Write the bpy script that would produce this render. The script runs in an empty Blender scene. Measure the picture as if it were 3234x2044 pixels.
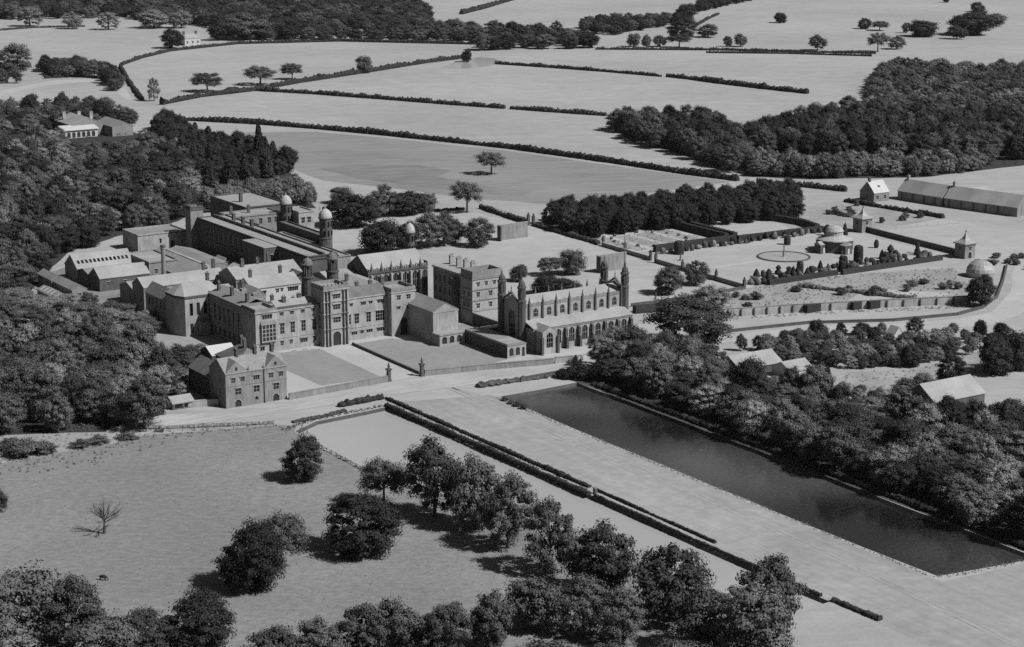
import bpy, bmesh, math, random
import numpy as np
from mathutils import Vector
from mathutils.geometry import tessellate_polygon

# ------------------------------------------------------------------ camera, sky, sun, exposure
# Site frame in metres: X runs along the college front, Y runs from the avenue towards the college, Z is up.
scene = bpy.context.scene
COL = scene.collection
cam_d = bpy.data.cameras.new('camera')
cam_d.sensor_width = 36.0
cam_d.lens = 6280 * 36.0 / 3234
cam_d.clip_start = 1.0
cam_d.clip_end = 30000
cam = bpy.data.objects.new('camera', cam_d)
COL.objects.link(cam)
CAMP = Vector((-380.8, -716.2, 200.0))
cam.location = CAMP
cam.rotation_euler = (math.radians(90 - 13.3213), 0, -0.57878)
scene.camera = cam

SUN_EL = math.radians(46)
SUN_DIR = Vector((0.53, -0.848, 0)).normalized()
world = bpy.data.worlds.new('World'); scene.world = world; world.use_nodes = True
wn = world.node_tree
sky = wn.nodes.new('ShaderNodeTexSky'); sky.sky_type = 'NISHITA'; sky.sun_disc = False
sky.sun_elevation = SUN_EL; sky.sun_rotation = math.atan2(SUN_DIR.x, SUN_DIR.y)
sky.dust_density = 0.8; sky.ozone_density = 2.0
bw = wn.nodes.new('ShaderNodeSeparateColor')    # monochrome film behind a red filter: blue sky light counts little
bgn = wn.nodes['Background']; bgn.inputs[1].default_value = 0.05
wn.links.new(sky.outputs[0], bw.inputs[0]); wn.links.new(bw.outputs[0], bgn.inputs[0])
sd = bpy.data.lights.new('sun', 'SUN'); sd.energy = 4.9; sd.angle = math.radians(0.6); sd.color = (1, 1, 1)
so = bpy.data.objects.new('sun', sd); COL.objects.link(so)
so.location = (0, 0, 600)
to_sun = Vector((SUN_DIR.x * math.cos(SUN_EL), SUN_DIR.y * math.cos(SUN_EL), math.sin(SUN_EL)))
so.rotation_euler = to_sun.to_track_quat('Z', 'Y').to_euler()
scene.view_settings.view_transform = 'Standard'; scene.view_settings.look = 'None'
scene.view_settings.exposure = 0.22; scene.view_settings.gamma = 1.0
scene.view_settings.use_curve_mapping = False
scene.render.engine = 'CYCLES'
cy = scene.cycles
cy.max_bounces = 4; cy.diffuse_bounces = 1; cy.glossy_bounces = 2; cy.transmission_bounces = 2
cy.use_denoising = False
cy.use_adaptive_sampling = True; cy.adaptive_threshold = 0.02
cy.caustics_reflective = False; cy.caustics_refractive = False

# ------------------------------------------------------------------ materials (all grey: a monochrome photograph)
M = {}
def mat(name, base, var=0.15, scale=0.3, rough=0.85, spec=0.2, bump=0.0, bscale=3.0, stretch=None, var2=0.0, scale2=0.03, rnd=0.0, lines=0.0, lang=0.0, lw=0.5):
    m = bpy.data.materials.new(name); m.use_nodes = True
    nt = m.node_tree; N = nt.nodes; L = nt.links
    p = N['Principled BSDF']
    p.inputs['Roughness'].default_value = rough
    p.inputs['Specular IOR Level'].default_value = spec
    tc = N.new('ShaderNodeTexCoord'); src = tc.outputs['Object']
    if stretch:
        mp = N.new('ShaderNodeMapping'); mp.vector_type = 'TEXTURE'; mp.inputs['Scale'].default_value = [1/t for t in stretch[:3]]
        if len(stretch) > 3: mp.inputs['Rotation'].default_value = (0, 0, stretch[3])
        L.new(src, mp.inputs[0]); src = mp.outputs[0]
    n1 = N.new('ShaderNodeTexNoise'); n1.inputs['Scale'].default_value = scale; n1.inputs['Detail'].default_value = 9; n1.inputs['Roughness'].default_value = 0.72
    L.new(src, n1.inputs['Vector'])
    r1 = N.new('ShaderNodeMapRange'); r1.inputs[1].default_value = 0.28; r1.inputs[2].default_value = 0.72
    r1.inputs[3].default_value = 1 - var; r1.inputs[4].default_value = 1 + var
    L.new(n1.outputs['Fac'], r1.inputs[0]); val = r1.outputs[0]
    def mul(a, b):
        k = N.new('ShaderNodeMath'); k.operation = 'MULTIPLY'; L.new(a, k.inputs[0])
        if isinstance(b, float): k.inputs[1].default_value = b
        else: L.new(b, k.inputs[1])
        return k.outputs[0]
    if var2:
        n2 = N.new('ShaderNodeTexNoise'); n2.inputs['Scale'].default_value = scale2; n2.inputs['Detail'].default_value = 4
        L.new(tc.outputs['Object'], n2.inputs['Vector'])
        r2 = N.new('ShaderNodeMapRange'); r2.inputs[1].default_value = 0.3; r2.inputs[2].default_value = 0.7
        r2.inputs[3].default_value = 1 - var2; r2.inputs[4].default_value = 1 + var2
        L.new(n2.outputs['Fac'], r2.inputs[0]); val = mul(val, r2.outputs[0])
    if lines:       # mown or drilled rows
        m3 = N.new('ShaderNodeMapping'); m3.inputs['Rotation'].default_value = (0, 0, lang); m3.vector_type = 'TEXTURE'; m3.inputs['Scale'].default_value = (90, 1/lw, 1)
        n3 = N.new('ShaderNodeTexNoise'); n3.inputs['Scale'].default_value = 1.0; n3.inputs['Detail'].default_value = 3
        L.new(tc.outputs['Object'], m3.inputs[0]); L.new(m3.outputs[0], n3.inputs['Vector'])
        r4 = N.new('ShaderNodeMapRange'); r4.inputs[1].default_value = 0.3; r4.inputs[2].default_value = 0.7
        r4.inputs[3].default_value = 1 - lines; r4.inputs[4].default_value = 1 + lines
        L.new(n3.outputs['Fac'], r4.inputs[0]); val = mul(val, r4.outputs[0])
    if rnd:
        oi = N.new('ShaderNodeObjectInfo'); r3 = N.new('ShaderNodeMapRange')
        r3.inputs[3].default_value = 1 - rnd; r3.inputs[4].default_value = 1 + rnd
        L.new(oi.outputs['Random'], r3.inputs[0]); val = mul(val, r3.outputs[0])
    val = mul(val, float(base))
    cmb = N.new('ShaderNodeCombineColor')
    for i in range(3): L.new(val, cmb.inputs[i])
    L.new(cmb.outputs[0], p.inputs['Base Color'])
    if bump:
        nb = N.new('ShaderNodeTexNoise'); nb.inputs['Scale'].default_value = bscale; nb.inputs['Detail'].default_value = 4
        L.new(tc.outputs['Object'], nb.inputs['Vector'])
        b = N.new('ShaderNodeBump'); b.inputs['Strength'].default_value = bump; b.inputs['Distance'].default_value = 0.3
        L.new(nb.outputs['Fac'], b.inputs['Height']); L.new(b.outputs[0], p.inputs['Normal'])
    M[name] = m
    return m
mat('field_grass', 0.285, 0.12, 0.06, var2=0.10, scale2=0.006, bump=0.35, bscale=0.6, lines=0.08, lang=-0.45, lw=0.3)
mat('far_field', 0.31, 0.10, 0.08, var2=0.08, scale2=0.01, lines=0.06, lang=-0.5, lw=0.35)
mat('meadow_grass', 0.18, 0.30, 0.40, var2=0.20, scale2=0.012, bump=0.7, bscale=0.8, stretch=(0.8, 1.25, 1, -0.58))
mat('dark_field_grass', 0.195, 0.20, 0.10, var2=0.12, scale2=0.012, stretch=(0.35, 2.2, 1, -0.35), bump=0.4, bscale=0.5, lines=0.10, lang=-0.35, lw=0.25)
mat('hay_mark', 0.165, 0.2, 0.12, var2=0.15, scale2=0.02, stretch=(0.3, 2.4, 1, -0.3), lines=0.12, lang=-0.3, lw=0.3)
mat('lawn', 0.21, 0.12, 0.4, var2=0.10, scale2=0.05)
mat('avenue_grass', 0.255, 0.16, 0.20, var2=0.13, scale2=0.025, lines=0.07, lang=1.5708, lw=0.45)
mat('gravel', 0.335, 0.10, 0.6, var2=0.10, scale2=0.05)
mat('road', 0.31, 0.2, 0.3, var2=0.16, scale2=0.05, stretch=(0.25, 2.2, 1, 0.05), lines=0.13, lang=0.04, lw=0.7)
mat('earth', 0.18, 0.3, 0.5, var2=0.2, scale2=0.06)
mat('garden_soil', 0.24, 0.35, 0.6, var2=0.15, scale2=0.05, bump=0.5, bscale=1.0)
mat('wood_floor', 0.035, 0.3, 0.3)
mat('rough_grass', 0.25, 0.25, 0.5, var2=0.2, scale2=0.06, bump=0.6, bscale=1.2)
mat('track', 0.265, 0.2, 0.4, var2=0.2, scale2=0.08)
mat('bank', 0.055, 0.3, 0.6, var2=0.2, scale2=0.1, bump=0.5, bscale=1.5)  # bank earth; shade of overhanging trees is painted into this dark tone
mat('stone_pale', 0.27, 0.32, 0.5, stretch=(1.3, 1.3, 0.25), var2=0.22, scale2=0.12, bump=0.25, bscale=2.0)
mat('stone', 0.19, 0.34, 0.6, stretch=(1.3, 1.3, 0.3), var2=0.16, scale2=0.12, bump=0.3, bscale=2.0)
mat('stone_dark', 0.08, 0.3, 0.6, stretch=(1.3, 1.3, 0.3), var2=0.2, scale2=0.15, bump=0.3, bscale=2.0)  # dark stone; on side walls the tone also paints in shade
mat('stone_black', 0.07, 0.3, 0.8, var2=0.2, scale2=0.2)
mat('slate_pale', 0.265, 0.18, 0.8, rough=0.55, spec=0.4, stretch=(1.5, 1.5, 0.5), var2=0.16, scale2=0.09)
mat('slate', 0.20, 0.18, 0.8, rough=0.6, spec=0.4, var2=0.12, scale2=0.1)
mat('slate_dark', 0.12, 0.25, 1.2, rough=0.6, spec=0.3, var2=0.2, scale2=0.2)
mat('lead', 0.27, 0.12, 0.4, rough=0.5, spec=0.4, var2=0.08, scale2=0.08)
mat('whitewash', 0.40, 0.06, 0.4)
mat('dome_lead', 0.30, 0.15, 0.8, var2=0.12, scale2=0.2)
mat('timber', 0.12, 0.25, 2.0)
mat('iron', 0.03, 0.2, 2.0, rough=0.5)
mat('glass', 0.014, 0.3, 1.0, rough=0.08, spec=0.5, rnd=0.7)
mat('hide', 0.03, 0.3, 2.0, rough=0.6)
mat('bark', 0.07, 0.3, 1.5, stretch=(3, 3, 0.6))
def leaf_mat(name, base, rnd):
    m = mat(name, base, 0.2, 0.5, rough=0.75, spec=0.15, rnd=rnd)
    nt = m.node_tree; N = nt.nodes; L = nt.links; p = N['Principled BSDF']
    g = N.new('ShaderNodeNewGeometry'); r = N.new('ShaderNodeMapRange')
    r.inputs[3].default_value = 0.75; r.inputs[4].default_value = 1.25
    L.new(g.outputs['Random Per Island'], r.inputs[0])
    k = N.new('ShaderNodeVectorMath'); k.operation = 'SCALE'
    src = p.inputs['Base Color'].links[0].from_socket
    L.new(src, k.inputs[0]); L.new(r.outputs[0], k.inputs['Scale']); L.new(k.outputs[0], p.inputs['Base Color'])
    tr = N.new('ShaderNodeBsdfTranslucent'); L.new(k.outputs[0], tr.inputs[0])
    mx = N.new('ShaderNodeMixShader'); mx.inputs[0].default_value = 0.06
    L.new(p.outputs[0], mx.inputs[1]); L.new(tr.outputs[0], mx.inputs[2])
    L.new(mx.outputs[0], N['Material Output'].inputs[0])
leaf_mat('leaf', 0.078, 0.45)
leaf_mat('leaf_dark', 0.033, 0.35)
leaf_mat('leaf_pale', 0.17, 0.35)
leaf_mat('leaf_hedge', 0.036, 0.15)
def water_mat(name, bumps, base, painted_sheen):
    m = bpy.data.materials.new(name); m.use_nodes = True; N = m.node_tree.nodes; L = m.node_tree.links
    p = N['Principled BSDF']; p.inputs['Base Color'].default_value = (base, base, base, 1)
    p.inputs['Roughness'].default_value = 0.10; p.inputs['IOR'].default_value = 2.4
    tc = N.new('ShaderNodeTexCoord'); mp = N.new('ShaderNodeMapping'); mp.inputs['Scale'].default_value = (1.6, 0.7, 1); mp.inputs['Rotation'].default_value = (0, 0, 0.9)
    L.new(tc.outputs['Object'], mp.inputs[0])
    n = N.new('ShaderNodeTexNoise'); n.inputs['Scale'].default_value = 0.45; n.inputs['Detail'].default_value = 5
    L.new(mp.outputs[0], n.inputs['Vector'])
    n2 = N.new('ShaderNodeTexNoise'); n2.inputs['Scale'].default_value = 0.009; n2.inputs['Detail'].default_value = 2
    L.new(tc.outputs['Object'], n2.inputs['Vector'])
    r = N.new('ShaderNodeMapRange'); r.inputs[1].default_value = 0.42; r.inputs[2].default_value = 0.62; r.inputs[3].default_value = bumps * 0.1; r.inputs[4].default_value = bumps
    L.new(n2.outputs['Fac'], r.inputs[0])
    b = N.new('ShaderNodeBump'); b.inputs['Distance'].default_value = 0.1
    L.new(r.outputs[0], b.inputs['Strength']); L.new(n.outputs['Fac'], b.inputs['Height']); L.new(b.outputs[0], p.inputs['Normal'])
    # sky sheen on wind-ruffled patches painted in as paler base colour
    r2 = N.new('ShaderNodeMapRange'); r2.inputs[1].default_value = 0.40; r2.inputs[2].default_value = 0.66; r2.inputs[3].default_value = base; r2.inputs[4].default_value = painted_sheen
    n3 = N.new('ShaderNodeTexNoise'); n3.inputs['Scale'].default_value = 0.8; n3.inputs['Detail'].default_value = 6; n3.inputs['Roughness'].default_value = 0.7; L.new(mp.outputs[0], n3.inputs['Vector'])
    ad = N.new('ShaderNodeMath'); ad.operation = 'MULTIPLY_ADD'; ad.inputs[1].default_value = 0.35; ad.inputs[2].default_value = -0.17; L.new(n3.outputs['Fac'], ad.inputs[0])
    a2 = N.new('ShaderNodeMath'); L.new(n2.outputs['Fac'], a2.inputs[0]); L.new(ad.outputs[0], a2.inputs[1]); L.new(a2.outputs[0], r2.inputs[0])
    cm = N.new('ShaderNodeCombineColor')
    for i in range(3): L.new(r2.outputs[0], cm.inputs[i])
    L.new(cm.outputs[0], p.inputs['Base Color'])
    M[name] = m
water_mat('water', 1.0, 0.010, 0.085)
water_mat('sky_sheen_water', 0.12, 0.35, 0.41)  # pale base colour paints in the reflected sky
water_mat('far_sheen_water', 0.1, 0.40, 0.45)  # far pond: grazing sky reflection painted as a pale colour

# ------------------------------------------------------------------ mesh helpers
class MB:
    def __init__(s): s.v = []; s.f = []
    def quad(s, *p):
        n = len(s.v); s.v += [tuple(q) for q in p]; s.f.append(tuple(range(n, n + len(p)))); return s
    def box(s, x0, x1, y0, y1, z0, z1, bottom=True):
        n = len(s.v)
        s.v += [(x0,y0,z0),(x1,y0,z0),(x1,y1,z0),(x0,y1,z0),(x0,y0,z1),(x1,y0,z1),(x1,y1,z1),(x0,y1,z1)]
        F = [(4,5,6,7),(0,1,5,4),(1,2,6,5),(2,3,7,6),(3,0,4,7)] + ([(3,2,1,0)] if bottom else [])
        s.f += [tuple(n + i for i in q) for q in F]; return s
    def lathe(s, cx, cy, prof, n=10, ph=0.0, sx=1, sy=1):
        b = len(s.v)
        for r, z in prof:
            for i in range(n):
                a = 2 * math.pi * i / n + ph
                s.v.append((cx + sx * r * math.cos(a), cy + sy * r * math.sin(a), z))
        for j in range(len(prof) - 1):
            for i in range(n):
                k = (i + 1) % n
                s.f.append((b + j*n + i, b + j*n + k, b + (j+1)*n + k, b + (j+1)*n + i))
        s.f.append(tuple(b + (len(prof)-1)*n + i for i in range(n)))
        s.f.append(tuple(b + n - 1 - i for i in range(n)))
        return s
    def tube(s, p, q, r0, r1, n=6):
        p = Vector(p); q = Vector(q); d = (q - p).normalized()
        a = d.orthogonal().normalized(); c = d.cross(a); b = len(s.v)
        for o, r in ((p, r0), (q, r1)):
            for i in range(n):
                t = 2*math.pi*i/n; s.v.append(tuple(o + a*math.cos(t)*r + c*math.sin(t)*r))
        for i in range(n):
            k = (i+1) % n; s.f.append((b+i, b+k, b+n+k, b+n+i))
        s.f.append(tuple(b+n+i for i in range(n))); return s
    def prism(s, pts, axis, a0, a1):
        # pts: 2-D outline (other horizontal axis, z), extruded along 'x' or 'y'
        n = len(pts); b = len(s.v)
        for a in (a0, a1):
            for h, z in pts: s.v.append((a, h, z) if axis == 'x' else (h, a, z))
        for i in range(n):
            k = (i+1) % n; s.f.append((b+i, b+k, b+n+k, b+n+i))
        s.f.append(tuple(b+n-1-i for i in range(n))); s.f.append(tuple(b+n+i for i in range(n))); return s
    def mesh(s, name):
        me = bpy.data.meshes.new(name); me.from_pydata(s.v, [], s.f); me.update(); return me
def link(name, me, m, parent=None):
    o = bpy.data.objects.new(name, me); COL.objects.link(o)
    if m is not None and not me.materials: me.materials.append(M[m])
    if parent is not None: o.parent = parent
    return o
def fixn(me):
    bm = bmesh.new(); bm.from_mesh(me); bmesh.ops.recalc_face_normals(bm, faces=bm.faces); bm.to_mesh(me); bm.free(); return me
def tag(o, label=None, cat=None, group=None, kind=None):
    if label: o['label'] = label
    if cat: o['category'] = cat
    if group: o['group'] = group
    if kind: o['kind'] = kind
    return o
def empty(name, x, y, z=0.0):
    o = bpy.data.objects.new(name, None); o.empty_display_size = 1; COL.objects.link(o); o.location = (x, y, z); return o
def sheet(name, pts, z, m, kind='structure'):
    me = bpy.data.meshes.new(name)
    tri = tessellate_polygon([[Vector((p[0], p[1], 0)) for p in pts]])
    me.from_pydata([(p[0], p[1], z) for p in pts], [], [tuple(t) for t in tri])
    fixn(me)
    if me.polygons[0].normal.z < 0: me.flip_normals()
    o = link(name, me, m); o['kind'] = kind; return o
def rect(x0, x1, y0, y1): return [(x0,y0),(x1,y0),(x1,y1),(x0,y1)]
def wob(pts, step, amp, seed):
    # a hand-drawn edge: subdivide a closed outline and shake it
    rg = random.Random(seed); out = []
    for i in range(len(pts)):
        a = pts[i]; b = pts[(i+1) % len(pts)]; d = math.dist(a, b); n = max(1, int(d/step))
        for k in range(n):
            t = k/n; j = amp if k else amp*0.3
            out.append((a[0]+(b[0]-a[0])*t+rg.uniform(-j,j), a[1]+(b[1]-a[1])*t+rg.uniform(-j,j)))
    return out

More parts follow.
